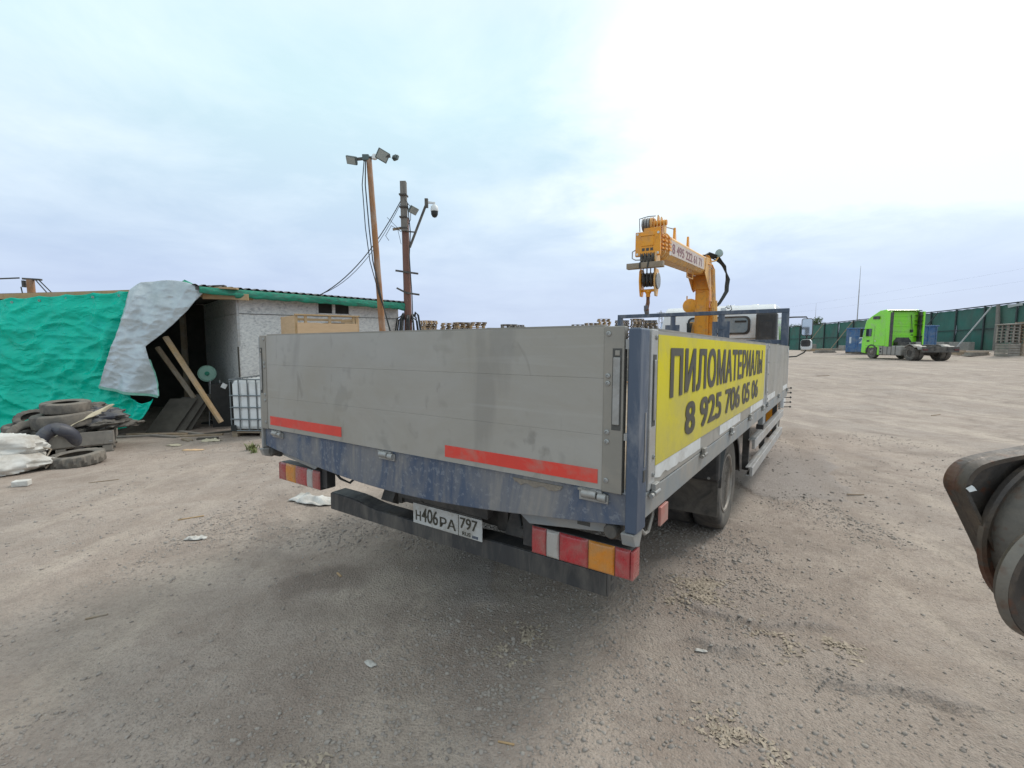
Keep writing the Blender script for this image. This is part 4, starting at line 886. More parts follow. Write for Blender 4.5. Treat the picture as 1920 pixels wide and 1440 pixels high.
# ---------------------------------------------------------------- strand-board shed
SC = Vector((-5.82, 10.05, 0)); SD = Vector((.749, .662, 0)).normalized(); SN = Vector((-SD.y, SD.x, 0))   # SN points into the shed
SG = -.29
shed = thing('board_shed', 'grey strand-board shed with green netting along its roof edge', 'shed', (SC.x, SC.y, SG), math.atan2(SD.y, SD.x))
# local: x along the front wall, y into the shed, z up
H1, H2, SLN = 2.44, 2.84, 3.76
def sb(x0, x1, y0, y1, z0, z1): return B().box(x0, x1, y0, y1, z0, z1)
for x0, x1 in ((.0, 1.247), (1.253, 2.497), (2.503, SLN)): sb(x0, x1, 0, .014, .02, H1 - .004).build('wall_panel', 'osb', shed, bevel=.002)
for x0, x1 in ((.0, 1.695), (2.425, SLN)): sb(x0, x1, 0, .014, H1 + .004, H2).build('wall_panel', 'osb', shed, bevel=.002)
sb(1.698, 2.422, 0, .014, H1 + .004, 2.512).build('wall_panel', 'osb', shed); sb(1.698, 2.422, 0, .014, 2.795, H2).build('wall_panel', 'osb', shed); sb(2.015, 2.09, -.002, .014, 2.514, 2.793).build('window_mullion', 'osb', shed)
sb(1.4, 2.8, .03, .04, 2.46, 2.83).build('window_dark_sheet', 'shadow_black', shed)  # black sheet stands in for the unlit inside behind both openings
for k, (y0, y1) in enumerate(((.016, 1.25), (1.254, 2.49), (2.494, 4.0))):
    sb(.0, .014, y0, y1, .02, H1 - .004).build('wall_panel', 'osb', shed, bevel=.002); sb(.0, .014, y0, y1, H1 + .004, H2).build('wall_panel', 'osb', shed, bevel=.002)
sb(SLN - .014, SLN, .016, 4.0, .0, H2).build('wall_panel', 'osb', shed); sb(.015, SLN - .015, 3.986, 4.0, .0, H2).build('wall_panel', 'osb', shed)
sb(.012, SLN - .012, -.012, -.0005, H1 - .006, H1 + .006).build('joint_batten', 'dark_board', shed)
sb(-.016, .03, -.022, -.001, 1.75, 2.80).build('corner_trim', 'alu_bright', shed)
sb(-.02, -.001, -.02, .05, .02, 1.74).build('corner_trim', 'dark_board', shed)
rf = B().add([(-.75, -.28, H2 + .10), (SLN + .12, -.28, H2 + .0), (SLN + .12, 4.2, H2 + .16), (-.75, 4.2, H2 + .26), (-.75, -.28, H2 + .03), (SLN + .12, -.28, H2 - .05 + .005), (SLN + .12, 4.2, H2 + .10), (-.75, 4.2, H2 + .2)], [(0, 1, 2, 3), (7, 6, 5, 4), (0, 4, 5, 1), (1, 5, 6, 2), (2, 6, 7, 3), (3, 7, 4, 0)]).build('roof', 'roof_sheet', shed)
# corrugated edge of the roof sheet
rows = []
for j, yy in enumerate((-.34, -.1, .4)):
    rows.append([(-.8 + (SLN + .95) * k / 180, yy, H2 + .115 - .10 * k / 180 + .02 * math.sin(k * 1.05) + .02 * j) for k in range(181)])
B().grid(rows).build('corrugated_sheet', 'roof_sheet', rf, smooth=50, solid=.004)
rows = []
for j in range(7):
    row = []
    for k in range(140):
        x = -.70 + (SLN + .80) * k / 139; top = H2 + .085 - .10 * k / 139; dep = .17 + .05 * noise.noise((x * 1.4, 0, 1)) + .02 * noise.noise((x * 5, 0, 4)); 
        if x < -.1: dep *= .75
        t = j / 6; row.append((x, -.345 + .02 * noise.noise((x * 3, t * 2, 7)) - .02 * math.sin(t * 3.1) + .012 * noise.noise((x * 9, t * 5, 2)), top - dep * t))
    rows.append(row)
B().grid(rows).build('roof_netting', 'green_roof', shed, smooth=True, solid=.004)
B().bar((-.62, -.10, H2 - .08), (.28, -.18, H2 - .06), .06, .11).build('beam_end', 'timber_new', shed, bevel=.004)

# ---------------------------------------------------------------- tarpaulin shelter left of the shed
FA = Vector((-9.67, 9.0, 0)); FD = Vector((.986, .169, 0)).normalized(); FN = Vector((-FD.y, FD.x, 0))
TG = -.32
shel = thing('tarp_shelter', 'timber shelter closed with a green tarpaulin whose silver side is folded back', 'shelter', (FA.x, FA.y, TG), math.atan2(FD.y, FD.x))
def interp(tab, z):
    tab = sorted(tab); zs = [a for a, _ in tab]; vs = [b for _, b in tab]; return float(np.interp(z, zs, vs))
def wr(x, z, sx=1):   # crumpled cloth relief
    a = 1 - abs(noise.noise((x * 2.3 + sx, z * 4.0, sx))) ; b = 1 - abs(noise.noise((x * 6 + sx, z * 9.0, 3 + sx))); c = noise.noise((x * .9, z * .7, 9 + sx)); d = 1 - abs(noise.noise((x * 1.1 + z * 2.2, z * 1.0 - x * .6, 5 + sx)))
    e = 1 - abs(noise.noise((x * .55 + z * .8 + sx, z * 1.6 - x * .35, 15 + sx))); f = 1 - abs(noise.noise((x * .9 - z * .5, z * 2.4 + x * .2, 25 + sx)))
    return .018 * a * a + .014 * b * b + .07 * c + .03 * d ** 3 + .035 * e ** 6 + .022 * f ** 5
rows = []
NZ, NX = 150, 230
right = [(.0, 2.76), (.25, 2.55), (.6, 2.25), (1.05, 2.10), (1.5, 2.02), (2.2, 2.14), (2.95, 2.30)]
for j in range(NZ + 1):
    t = j / NZ; row = []
    for k in range(NX + 1):
        uu = k / NX; 
        xl = -3.2; top_l = 2.66; top_r = 2.895; z_top = lambda x: 2.69 + .085 * x - .035 * abs(math.sin((x + 2.9) / .45 * math.pi)) ** .8
        xr0 = interp(right, t * 2.9); x = xl + (xr0 - xl) * uu
        zb = interp([(-3.2, .0), (-.3, -.02), (.8, .05), (1.5, .18), (1.95, .17), (2.2, .23), (2.48, .40), (2.67, .66), (2.76, .80)], x)
        z = zb + (min(z_top(x), 2.895) - zb) * t
        y = -wr(x, z) - .10 * math.sin(math.pi * min(1, t)) * .6 - .12 * (1 - t) ** 2 - (.22 * max(0, (x - 1.4)) * (1 - t) ** 2)
        # hanging folds near the gathered right edge
        y -= .04 * sst(1.2, 2.2, x) * math.sin(18 * (x - .35 * z)) * (.4 + .6 * (1 - t)) + .05 * max(0., 1 - abs(noise.noise((x * .7 + z * 1.3, z * .9 - x * 1.1, 41)) * 6)) + .04 * max(0., 1 - abs(noise.noise((x * 1.2 - z * 1.0, z * 1.1 + x * .5, 51)) * 7))
        row.append((x, float(y), z))
    rows.append(row)
gt = B().grid(rows).build('green_tarp', 'tarp', shel, smooth=True, solid=.003)
for k in range(12):
    x = -2.9 + k * .45; B().lathe([(.012, -.003), (.022, -.003), (.022, .003), (.012, .003)], (x, -.075 - .02, 2.60 + .085 * x), (0, -1, 0), 14, closed=True).build('eyelet', 'steel', gt)
fl_l = [(1.03, 1.70), (1.36, 1.855), (1.78, 2.00), (2.30, 2.18), (2.87, 2.31), (3.03, 2.52)]
fl_r = [(.82, 2.73), (1.19, 2.673), (1.65, 2.606), (1.80, 2.587), (1.92, 2.72), (2.2, 3.02), (2.52, 3.33), (2.89, 3.60), (3.0, 3.56)]
rows = []; edge = []
for j in range(121):
    t = j / 120; row = []
    for k in range(71):
        u = k / 70; z0 = 1.03 - .21 * u; ztop = 3.02 + .06 * math.sin(u * 3.0) - .10 * u ** 4 + .0; z = z0 + (ztop - z0) * t
        xl = interp(fl_l, 1.03 + (3.03 - 1.03) * t); xr = interp(fl_r, .82 + (2.95 - .82) * t); x = xl + (xr - xl) * u
        y = -.24 - wr(x, z, 4) * .55 - .012 * (1 - abs(noise.noise((x * 5.2 + z * 3.1, z * 6.5 - x * 2, 11)))) ** 2 - .045 * math.sin(13 * (x - .30 * z)) * (1 - .7 * t) - .07 * (1 - abs(noise.noise((x * 2.6 - z * .8, z * .45, 21)))) ** 3 - .10 * math.exp(-((x - 2.28 - .10 * (z - 1.9)) / .16) ** 2) * (1 - .3 * t) + .16 * t ** 3 - .05 * math.sin(math.pi * u)
        row.append((x, y, z))
    rows.append(row)
B().grid(rows).build('silver_flap', 'tarp_silver', shel, smooth=True, solid=.003)
B().grid([[(p[0], p[1] - .004, p[2] + .012) for p in rows[0]], [(p[0], p[1] - .006, p[2] - .035) for p in rows[0]]]).build('flap_hem', 'tarp_edge', shel, solid=.003)
B().grid([[(r[-1][0] + .0, r[-1][1] - .005, r[-1][2]) for r in rows[:42]], [(r[-1][0] + .022, r[-1][1] - .003, r[-1][2]) for r in rows[:42]]]).build('flap_hem', 'tarp_edge', shel, solid=.003)
# knot of tarp at the ridge, eaves beam, roof, walls, posts
kb = B(); rows = []
for j in range(9):
    rows.append([(3.16 + .14 * (1 - j / 8) * math.cos(a) * (1 + .25 * math.sin(3 * a)), .05 + .14 * (1 - j / 8) * math.sin(a), 3.02 + .09 * j / 8 + .01 * math.sin(5 * a)) for a in np.linspace(0, 6.283, 17)])
kb.grid(rows).build('tarp_knot', 'green_roof', shel, smooth=True)
B().bar((-3.3, .05, 2.56), (3.6, .05, 2.92), .08, .10).build('eaves_beam', 'timber_new', shel)
B().bar((3.30, .02, 2.85), (4.30, .14, 2.79), .06, .13).build('eaves_beam', 'timber_new', shel, bevel=.004)
B().bar((3.45, -.06, 2.96), (4.15, .0, 2.95), .16, .035).build('roof_board', 'timber_new', shel, bevel=.003)
B().bar((3.55, .16, 3.0), (3.85, .2, 3.02), .2, .03).build('roof_board', 'dark_board', shel)
B().add([(-3.3, .0, 2.64), (3.9, .05, 2.97), (5.6, 4.2, 3.0), (-3.3, 4.2, 2.9), (-3.3, .0, 2.60), (3.9, .05, 2.93), (5.6, 4.2, 2.95), (-3.3, 4.2, 2.85)], [(0, 1, 2, 3), (7, 6, 5, 4), (0, 4, 5, 1), (1, 5, 6, 2), (2, 6, 7, 3), (3, 7, 4, 0)]).build('roof', 'roof_sheet', shel)
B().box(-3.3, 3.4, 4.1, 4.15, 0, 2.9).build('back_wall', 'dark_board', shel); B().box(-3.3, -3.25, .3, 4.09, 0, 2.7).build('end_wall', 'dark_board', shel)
for x in (-3.1, -1.0, 1.1): B().box(x, x + .1, .12, .22, 0, 2.6).build('post', 'timber', shel)
B().box(2.0, 2.1, 2.2, 2.3, 0, 2.86).build('post', 'timber', shel)
def fw(s_, off, z): p = FA + FD * s_ + FN * off; return (p.x, p.y, z)

def leaning(name, a, b_, w_, h_, m, label, cat='timber'):
    o = B().bar(a, b_, w_, h_, (0, 1, 0)).build(name, m, bevel=.004); tag(o, label, cat); return o
leaning('timber_prop', fw(2.74, .05, 1.66), fw(3.66, .10, -.12), .045, .13, 'timber_new', 'long pale timber prop leaning across the dark doorway')
leaning('timber_prop', fw(2.45, .30, 1.45), fw(3.05, .45, .30), .045, .11, 'timber', 'shorter grey timber prop behind the silver flap', 'timber')
def sheet_lean(s0, s1, off, z0, z1, lean, label, m='dark_board'):
    b = B(); t = .018
    p = [Vector(fw(s0, off, z0)), Vector(fw(s1, off, z0)), Vector(fw(s1 + .30, off + lean, z1)), Vector(fw(s0 + .30, off + lean, z1))]
    n = (p[1] - p[0]).cross(p[3] - p[0]).normalized() * t
    b.add(p + [q + n for q in p], [(0, 3, 2, 1), (4, 5, 6, 7), (0, 1, 5, 4), (1, 2, 6, 5), (2, 3, 7, 6), (3, 0, 4, 7)])
    tag(b.build('board_sheet', m, bevel=.002), label, 'board')
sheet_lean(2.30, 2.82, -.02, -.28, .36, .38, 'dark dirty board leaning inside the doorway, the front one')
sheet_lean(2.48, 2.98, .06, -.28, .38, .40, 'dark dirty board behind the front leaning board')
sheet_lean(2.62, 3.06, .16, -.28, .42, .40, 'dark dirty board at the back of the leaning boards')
sl_ = thing('step_ladder', 'thin metal ladder standing in the dark doorway', 'ladder', fw(3.25, .75, -.3), math.atan2(FD.y, FD.x))
for x in (-.10, .14): B().tube([(x, 0, 0), (x * .8, .12, 1.0)], .012, 8).build('rail', 'steel', sl_)
for k in range(4): B().tube([(-.10 + .004 * k, .024 * (k + .7), .2 * (k + .7)), (.14 - .006 * k, .024 * (k + .7), .2 * (k + .7))], .01, 6).build('rung', 'steel', sl_)
fn = thing('pedestal_fan', 'pale green pedestal fan inside the dark shelter', 'fan', (-6.88, 10.62, -.3))
B().tube([(0, 0, .02), (0, 0, 1.02)], .014, 8).build('stand', 'black_plastic', fn); B().lathe([(.2, 0), (.19, .02), (.03, .035)], (0, 0, 0), (0, 0, 1), 20).build('base', 'black_plastic', fn)
fdir = Vector((.45, -.9, .05)).normalized()
B().lathe([(.0, .02), (.16, .015), (.178, -.01), (.17, -.02), (.0, -.03)], Vector((0, -.03, 1.14)), fdir, 28).build('fan_cage', 'fan_green', fn, smooth=True)
B().lathe([(.05, .02), (.045, .045), (0, .05)], Vector((0, -.03, 1.14)), fdir, 16).build('hub', 'green_roof', fn, smooth=True)
B().lathe([(.182, -.014), (.182, .012), (.172, .012), (.172, -.014)], Vector((0, -.03, 1.14)), fdir, 28, closed=True).build('rim', 'fan_green', fn, smooth=True)
pb = B().box(-.04, .06, -.02, .02, 0, .10).build('paper_box', 'white_film', bevel=.004); pb.location = fw(3.62, .35, .58); pb.rotation_euler = (0, .5, .3); tag(pb, 'small white packet hung inside the doorway below the fan', 'packet')
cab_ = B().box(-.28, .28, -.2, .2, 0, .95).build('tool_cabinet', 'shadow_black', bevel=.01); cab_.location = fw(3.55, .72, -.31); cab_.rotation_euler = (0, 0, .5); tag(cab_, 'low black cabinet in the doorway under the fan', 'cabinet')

# ---------------------------------------------------------------- caged tank, crate
ib = thing('caged_tank', 'white plastic tank in a metal cage on a pallet', 'tank', (-5.42, 8.98, -.30), R(-2))
b = B(); W_, D_ = 1.2, .98
b.box(.03, W_ - .03, .03, D_ - .03, .16, 1.12); b.build('tank_body', 'tank', ib, bevel=.05, seg=3)
for k in range(7):
    b = B(); x = .03 + k * (W_ - .06) / 7; b.box(x + .012, x + (W_ - .06) / 7 - .012, .012, .0295, .22, 1.06); b.build('tank_rib', 'tank', ib, bevel=.012)
for k in range(8):
    x = k * W_ / 7; B().tube([(x, .0, .14), (x, .0, 1.14)], .011, 8).build('cage_bar', 'cage', ib, smooth=True)
for k in range(6): B().tube([(0, .1 + k * .16, .14), (0, .1 + k * .16, 1.14)], .011, 6).build('cage_bar', 'cage', ib, smooth=True)
for z in (.15, .37, .60, .83, 1.14): B().tube([(-.002, -.012, z), (W_, -.012, z), (W_, D_, z), (-.002, D_, z), (-.002, -.012, z)], .012, 8).build('cage_hoop', 'cage', ib)
for x in (.0, W_ - .10): B().box(x, x + .1, -.03, -.0135, .14, .26).build('corner_guard', 'hose', ib)
for x in (.0, .55, 1.1): B().box(x, x + .1, .0, D_, .022, .10).build('skid', 'timber', ib)
B().box(.0, W_, .0, D_, .102, .138).build('deck', 'timber', ib); B().box(.0, W_, -.01, .09, .0, .021).build('base_board', 'timber', ib)

cr = thing('plywood_crate', 'tall pale plywood crate with an open slatted top in front of the shed', 'crate', (-4.10, 9.0, -.27), R(40))
cw, cdp, chh = 1.22, 1.0, 2.36
B().box(.02, cw - .02, .0, .018, .05, chh - .17).build('front_panel', 'ply', cr, bevel=.003)
B().box(-.02, .0, .03, cdp, .05, chh - .03).build('side_panel', 'ply', cr, bevel=.003); B().box(cw, cw + .02, .03, cdp, .05, chh - .05).build('side_panel', 'ply', cr, bevel=.003)
B().box(.0, cw, cdp, cdp + .02, .05, chh - .4).build('back_panel', 'ply', cr)
for x in (-.012, .16, .62, 1.10): B().box(x, x + .05, .02, .06, .05, chh - .03).build('upright', 'timber_new', cr, bevel=.003)
B().box(1.165, 1.215, .02, .06, .05, chh - .03).build('upright', 'timber_new', cr, bevel=.003)
B().box(-.02, cw + .02, .0, .045, chh - .029, chh).build('top_rail', 'timber_new', cr, bevel=.003); B().box(-.02, cw + .02, cdp - .04, cdp, chh - .07, chh - .04).build('top_rail', 'timber_new', cr)
B().box(.0, cw, .062, .08, chh - .125, chh - .098).build('mid_rail', 'timber_new', cr)
B().box(-.02, cw + .02, .0, cdp, .0, .049).build('crate_floor', 'timber_new', cr)
for k, (x, y, r_, z) in enumerate(((.35, .4, .24, chh - .16), (.86, .42, .22, chh - .15))):
    rl = B().lathe([(.06, -.02), (r_, -.02), (r_, 0), (r_ - .05, .012), (.06, .012)], (0, 0, 0), (0, 0, 1), 28, closed=True).build('cable_reel', 'dark_board' if k else 'timber', smooth=40)
    q = Matrix.Rotation(R(40), 4, 'Z') @ Vector((x, y, z)); rl.location = (-4.10 + q.x, 9.0 + q.y, -.27 + z); tag(rl, ('left' if not k else 'right') + '-hand round reel lying inside the open top of the plywood crate', 'reel')
    B().lathe([(.06, -.9), (.07, -.9), (.07, -.03), (.06, -.03)], (0, 0, 0), (0, 0, 1), 16, closed=True).build('core', 'timber', rl)

# ---------------------------------------------------------------- poles, lamps, cables
lp_ = thing('light_pole', 'leaning rusty orange light pole with two floodlights on top', 'light pole', (-2.78, 10.5, -.3))
B().tube([(0.02, 0, 0), (-.10, 0, 2.2), (-.29, 0, 5.75)], [.075, .068, .058], 14).build('pole', 'pole_rust', lp_, smooth=True)
B().bar((-.62, -.02, 5.74), (.17, 0, 5.82), .05, .05).build('cross_arm', 'dark_steel', lp_)
def flood(cx, cy, cz, d, up, w_, h_, par):
    d = Vector(d).normalized(); x = d.cross(Vector(up)).normalized(); u = x.cross(d); c = Vector((cx, cy, cz))
    def q(a, b_, t): p = c + x * a + u * b_ + d * t; return (p.x, p.y, p.z)
    o = B().prism([(-w_, -h_), (w_, -h_), (w_, h_), (-w_, h_)], q, -.05, .0).build('floodlight', 'lamp_grey', par, bevel=.01)
    B().prism([(-w_ * .86, -h_ * .84), (w_ * .86, -h_ * .84), (w_ * .86, h_ * .84), (-w_ * .86, h_ * .84)], q, .0005, .006).build('lamp_face', 'lamp_face', o)
    for k in range(5): B().prism([(-w_ * .8 + k * w_ * .36, -h_ * .8), (-w_ * .76 + k * w_ * .36, -h_ * .8), (-w_ * .76 + k * w_ * .36, h_ * .8), (-w_ * .8 + k * w_ * .36, h_ * .8)], q, -.085, -.0505).build('cooling_fin', 'lamp_grey', o)
    return o
flood(-.66, -.05, 5.71, (-.35, -.75, -.5), (.25, 0, 1), .125, .085, lp_); flood(.02, -.05, 5.81, (.35, -.85, -.35), (.45, 0, 1), .13, .11, lp_); flood(.28, .12, 5.81, (.5, .6, -.3), (0, 0, 1), .07, .05, lp_)
B().box(-.42, -.28, -.06, .04, 5.72, 5.84).build('junction_box', 'lamp_grey', lp_, bevel=.006); B().lathe([(.05, 0), (.06, .05), (.04, .10), (0, .11)], (-.16, -.04, 5.74), (0, 0, 1), 12).build('sensor', 'tank', lp_, smooth=True)
pts = [(-.34, -.08, 5.7), (-.36, -.08, 5.2), (-.30, -.09, 4.3), (-.24, -.09, 3.6), (-.10, -.09, 2.9), (.02, -.09, 2.4), (.14, -.09, 1.9), (.20, -.09, 1.0), (.20, -.09, .2)]
B().tube(pts, .014, 6).build('cable', 'hose', lp_, smooth=True)
B().tube([(a - .03 - .05 * math.sin(i * .8), y, z) for i, (a, y, z) in enumerate(pts)], .011, 6).build('cable', 'hose', lp_, smooth=True)

up_ = thing('utility_pole', 'brown utility pole with a grey timber top, foot bars and a dome camera', 'utility pole', (-2.70, 12.35, -.28))
B().tube([(.02, 0, 0), (.0, 0, 2.0), (-.03, 0, 4.95)], [.105, .10, .09], 14).build('pole', 'pole_red', up_, smooth=True)
B().bar((-.03, -.09, 4.62), (-.05, -.03, 5.86), .15, .13, (0, 1, 0)).build('timber_extension', 'pole_wood', up_, bevel=.01)
for z in (5.5, 5.2, 4.95, 4.68): B().box(-.14, .05, -.17, .08, z, z + .035).build('clamp_band', 'dark_steel', up_, bevel=.004)
B().bar((-.32, -.12, 4.66), (.06, -.12, 4.72), .03, .06).build('foot_bar', 'timber', up_)
B().bar((-.28, -.10, 3.64), (.30, -.10, 3.56), .03, .045).build('foot_bar', 'dark_steel', up_); B().bar((-.26, -.10, 3.20), (.0, -.10, 3.07), .03, .045).bar((.0, -.10, 3.075), (.32, -.10, 3.03), .03, .045).build('foot_bar', 'dark_steel', up_)
B().bar((.09, -.08, 4.22), (.54, -.10, 5.30), .05, .05).build('camera_strut', 'dark_steel', up_); B().bar((.0, -.08, 4.62), (.24, -.09, 4.60), .03, .03).build('strut_tie', 'dark_steel', up_)
B().box(.50, .58, -.14, -.06, 5.20, 5.42).build('strut_head', 'dark_steel', up_)
dc = B().bar((.58, -.10, 5.33), (.76, -.10, 5.31), .05, .05).build('camera_bracket', 'tank', up_, bevel=.008)
B().lathe([(.045, .10), (.09, .05), (.10, -.04), (.095, -.06)], (.74, -.10, 5.17), (0, 0, 1), 18).build('camera_housing', 'tank', dc, smooth=True); B().lathe([(.09, 0), (.085, -.08), (.05, -.14), (0, -.16)], (.74, -.10, 5.11), (0, 0, 1), 18).build('camera_dome', 'hose', dc, smooth=True)
flood(.22, -.12, 5.12, (.55, -.5, -.55), (.3, 0, 1), .13, .09, up_)
B().tube([(.06, -.1, 5.3), (.12, -.1, 4.6), (.08, -.1, 4.0), (.13, -.1, 3.0), (.15, -.1, 1.6), (.1, -.1, .9)], .014, 6).tube([(.0, -.12, 5.4), (.15, -.14, 5.2), (.14, -.14, 4.9), (.06, -.12, 4.75)], .009, 6).build('cable', 'hose', up_, smooth=True)
B().tube([(-.1, -.12, 4.6), (-.35, -.14, 4.75), (-.5, -.14, 4.5), (-.42, -.14, 4.38)], .008, 6).tube([(-.12, -.1, 4.3), (-.2, -.14, 4.7), (-.45, -.15, 4.95)], .006, 6).build('loose_wire', 'hose', up_, smooth=True)
coil = thing('hose_coil', 'bundle of black hoses hung round the foot of the utility pole', 'hoses', (-2.70, 12.35, -.28))
for k in range(16):
    a = 6.28 * k / 16 + random.uniform(-.15, .15); r0 = random.uniform(.12, .17); r1 = random.uniform(.24, .34); c, s_ = math.cos(a), math.sin(a); z0 = 2.48 + random.uniform(-.06, .10)
    B().tube([(r0 * c, r0 * s_, z0 - .10), (r0 * 1.2 * c, r0 * 1.2 * s_, z0 + .02), (r1 * .85 * c, r1 * .85 * s_, z0 - .06), (r1 * c, r1 * s_, z0 - .4), (r1 * .95 * c, r1 * .95 * s_, z0 - .8), (r1 * .9 * c, r1 * .9 * s_, z0 - 1.3 - random.random() * .6), (r1 * .5 * c, r1 * .5 * s_, z0 - 1.7 - random.random() * .4)], .02, 7).build('hose', 'hose', coil, smooth=True)
leaning('grey_plank', (-3.12, 12.25, -.25), (-2.86, 12.33, 2.1), .10, .025, 'pole_wood', 'weathered grey plank leaning between the shed and the utility pole', 'plank')
def cable(name, p, q, sag, r, label, n=14):
    p, q = Vector(p), Vector(q); b = B(); b.tube([p.lerp(q, i / n) - Vector((0, 0, sag * 4 * (i / n) * (1 - i / n))) for i in range(n + 1)], r, 6); tag(b.build(name, 'hose', smooth=True), label, 'cable')
cable('overhead_cable', (-2.80, 12.28, 5.12), (-4.45, 11.05, 2.63), .32, .012, 'thick cable slung from the utility pole down to the shed roof')
cable('overhead_cable', (-2.80, 12.26, 5.05), (-4.50, 11.02, 2.62), .42, .007, 'thinner cable sagging just below the thick one')
rp = thing('rusty_pole', 'short rusty pole with a cross bar rising behind the green tarpaulin', 'pole', (-13.1, 13.0, -.2))
B().tube([(0, 0, 0), (0, 0, 3.42)], .085, 12).build('pole', 'pole_rust', rp, smooth=True); B().bar((-.20, 0, 3.45), (.30, 0, 3.42), .06, .05).build('cross_bar', 'dark_steel', rp)
B().box(-.20, -.14, -.05, .05, 3.22, 3.4).build('insulator', 'dark_steel', rp); B().tube([(.2, -.05, 3.4), (.7, -.2, 2.95), (1.1, -.4, 2.55)], .014, 6).tube([(.2, .05, 3.4), (.8, -.1, 2.9), (1.15, -.3, 2.5)], .014, 6).tube([(-.17, -.1, 3.22), (-.12, -.12, 3.0), (.0, -.12, 2.6)], .014, 6).build('wire', 'hose', rp, smooth=True)
cable('overhead_cable', (-13.4, 13.0, 3.27), (-26, 14.5, 3.6), .15, .02, 'wire running left from the rusty pole out of the picture')

# ---------------------------------------------------------------- tyres, sacks and rubber in front of the tarpaulin
PR = Vector((-6.60, 7.66, 0)); PD = Vector((-.80, -.60, 0)).normalized(); PN = Vector((-.60, .80, 0))     # front edge runs from the right end back towards the left
pal = thing('tyre_pallet', 'grey wooden pallet with a board rim that carries the old tyres', 'pallet', (PR.x, PR.y, gz(-6.9, 7.5) - .01), math.atan2(PD.y, PD.x))
PZ = pal.location.z; PLN, PDP = 1.30, .95
# local x runs to the left along the front, local -y goes back
for x in (.02, .58, 1.16): B().box(x, x + .12, -PDP, .0, .03, .12).build('skid', 'pallet_grey', pal, bevel=.004)
for y in (-.12, -.52, -.93): B().box(0, PLN, y, y + .11, .0, .029).build('bottom_board', 'pallet_grey', pal, bevel=.003)
for k in range(6): B().box(0, PLN, -.95 + k * .16, -.82 + k * .16, .121, .145).build('deck_board', 'pallet_grey', pal, bevel=.003)
B().box(-.01, PLN + .01, -.012, .012, .146, .36).build('rim_board', 'pallet_grey', pal, bevel=.004); B().box(-.012, .012, -PDP, -.0125, .146, .35).build('rim_board', 'pallet_grey', pal, bevel=.004); B().box(-.01, PLN, -PDP - .02, -PDP - .001, .146, .35).build('rim_board', 'pallet_grey', pal); B().box(PLN - .01, PLN + .012, -PDP, -.0125, .146, .35).build('rim_board', 'pallet_grey', pal)
for z in (.18, .33): B().box(.01, .05, .0125, .016, z, z + .015).build('corner_strap', 'steel', pal)
def pw_(x, y, z): p = PR + PD * x - PN * y; return (p.x, p.y, PZ + z)
def tyre(r, w_, rim, loc, tilt, label, m='rubber_grey', lug=0, group='old tyres by the tarpaulin'):
    prof = [(rim, -w_ * .38), (rim + .02, -w_ * .47), (r - .06, -w_ * .5), (r - .02, -w_ * .47), (r - .004, -w_ * .40), (r, -w_ * .3), (r, -w_ * .1), (r, w_ * .1), (r, w_ * .3), (r - .004, w_ * .40), (r - .02, w_ * .47), (r - .06, w_ * .5), (rim + .02, w_ * .47), (rim, w_ * .38), (rim + .02, w_ * .30), (r - .05, w_ * .3), (r - .03, 0), (r - .05, -w_ * .3), (rim + .02, -w_ * .30)]
    gr = .010 + lug
    def rad(i, k, rr):
        if i in (3, 4, 5) and k % 4 in (0, 1): return rr - gr
        if i in (8, 9, 10) and k % 4 in (2, 3): return rr - gr
        if i == 6 and k % 4 == 0: return rr - gr
        if i == 7 and k % 4 == 2: return rr - gr
        return rr
    o = B().lathe(prof, (0, 0, 0), (0, 0, 1), 72, rad, closed=True).build('tyre', m, smooth=30)
    o.location = loc; o.rotation_euler = tilt; tag(o, label, 'tyre', group); return o
bx, by = .60, -.42
tyre(.42, .23, .25, pw_(bx, by, .55), (.05, -.04, 0), 'big worn tyre lying flat on the pallet pile, under a smaller one')
tyre(.315, .17, .17, pw_(bx - .02, by, .755), (.04, .03, 0), 'topmost small tyre of the pile on the pallet')
tyre(.40, .22, .25, pw_(.62, -.45, .33), (.08, .05, 0), 'flattened tyre at the bottom of the pallet pile')
tx, ty = -8.05, 7.75; tz = gz(tx, ty)
tyre(.33, .22, .19, (tx, ty, tz + .11), (0, 0, 0), 'lower tyre of the two stacked left of the pallet', 'rubber_grey'); tyre(.34, .22, .20, (tx + .02, ty - .01, tz + .335), (.05, .03, .4), 'upper tyre of the two stacked left of the pallet')
tyre(.25, .15, .15, (tx + .06, ty + .02, tz + .50), (.35, .3, 0), 'small tyre tilted on top of the left stack', 'rubber')
tyre(.30, .18, .18, (-7.57, 7.28, gz(-7.57, 7.28) + .27), (R(68), 0, R(62)), 'tyre standing on edge between the left stack and the pallet')
tyre(.335, .17, .20, (-6.42, 6.80, gz(-6.42, 6.80) + .085), (R(2), R(-3), .3), 'single lugged tyre lying on the dust in front of the pallet', lug=.012)
tb_ = thing('inner_tube', 'bluish black inner tube bulging over the front of the tyre pallet', 'inner tube', pw_(1.0, .0, 0))
P = []
for k in range(15):
    a = math.pi * (1.12 - 1.25 * k / 14); c = Vector(pw_(.66, .02, .0)); P.append(c - PD * (.23 * math.cos(a)) * -1 * -1 + Vector((0, 0, .10 + .36 * max(-.2, math.sin(a)))) + PN * (.18 * (1 - math.sin(max(0, a))) - .05) * (1 if k > 7 else -.6))
b = B(); b.tube([p - tb_.location for p in P], [.075 + .025 * math.sin(k / 14 * 3.1) for k in range(15)], 16); b.build('tube', 'tube', tb_, smooth=True)
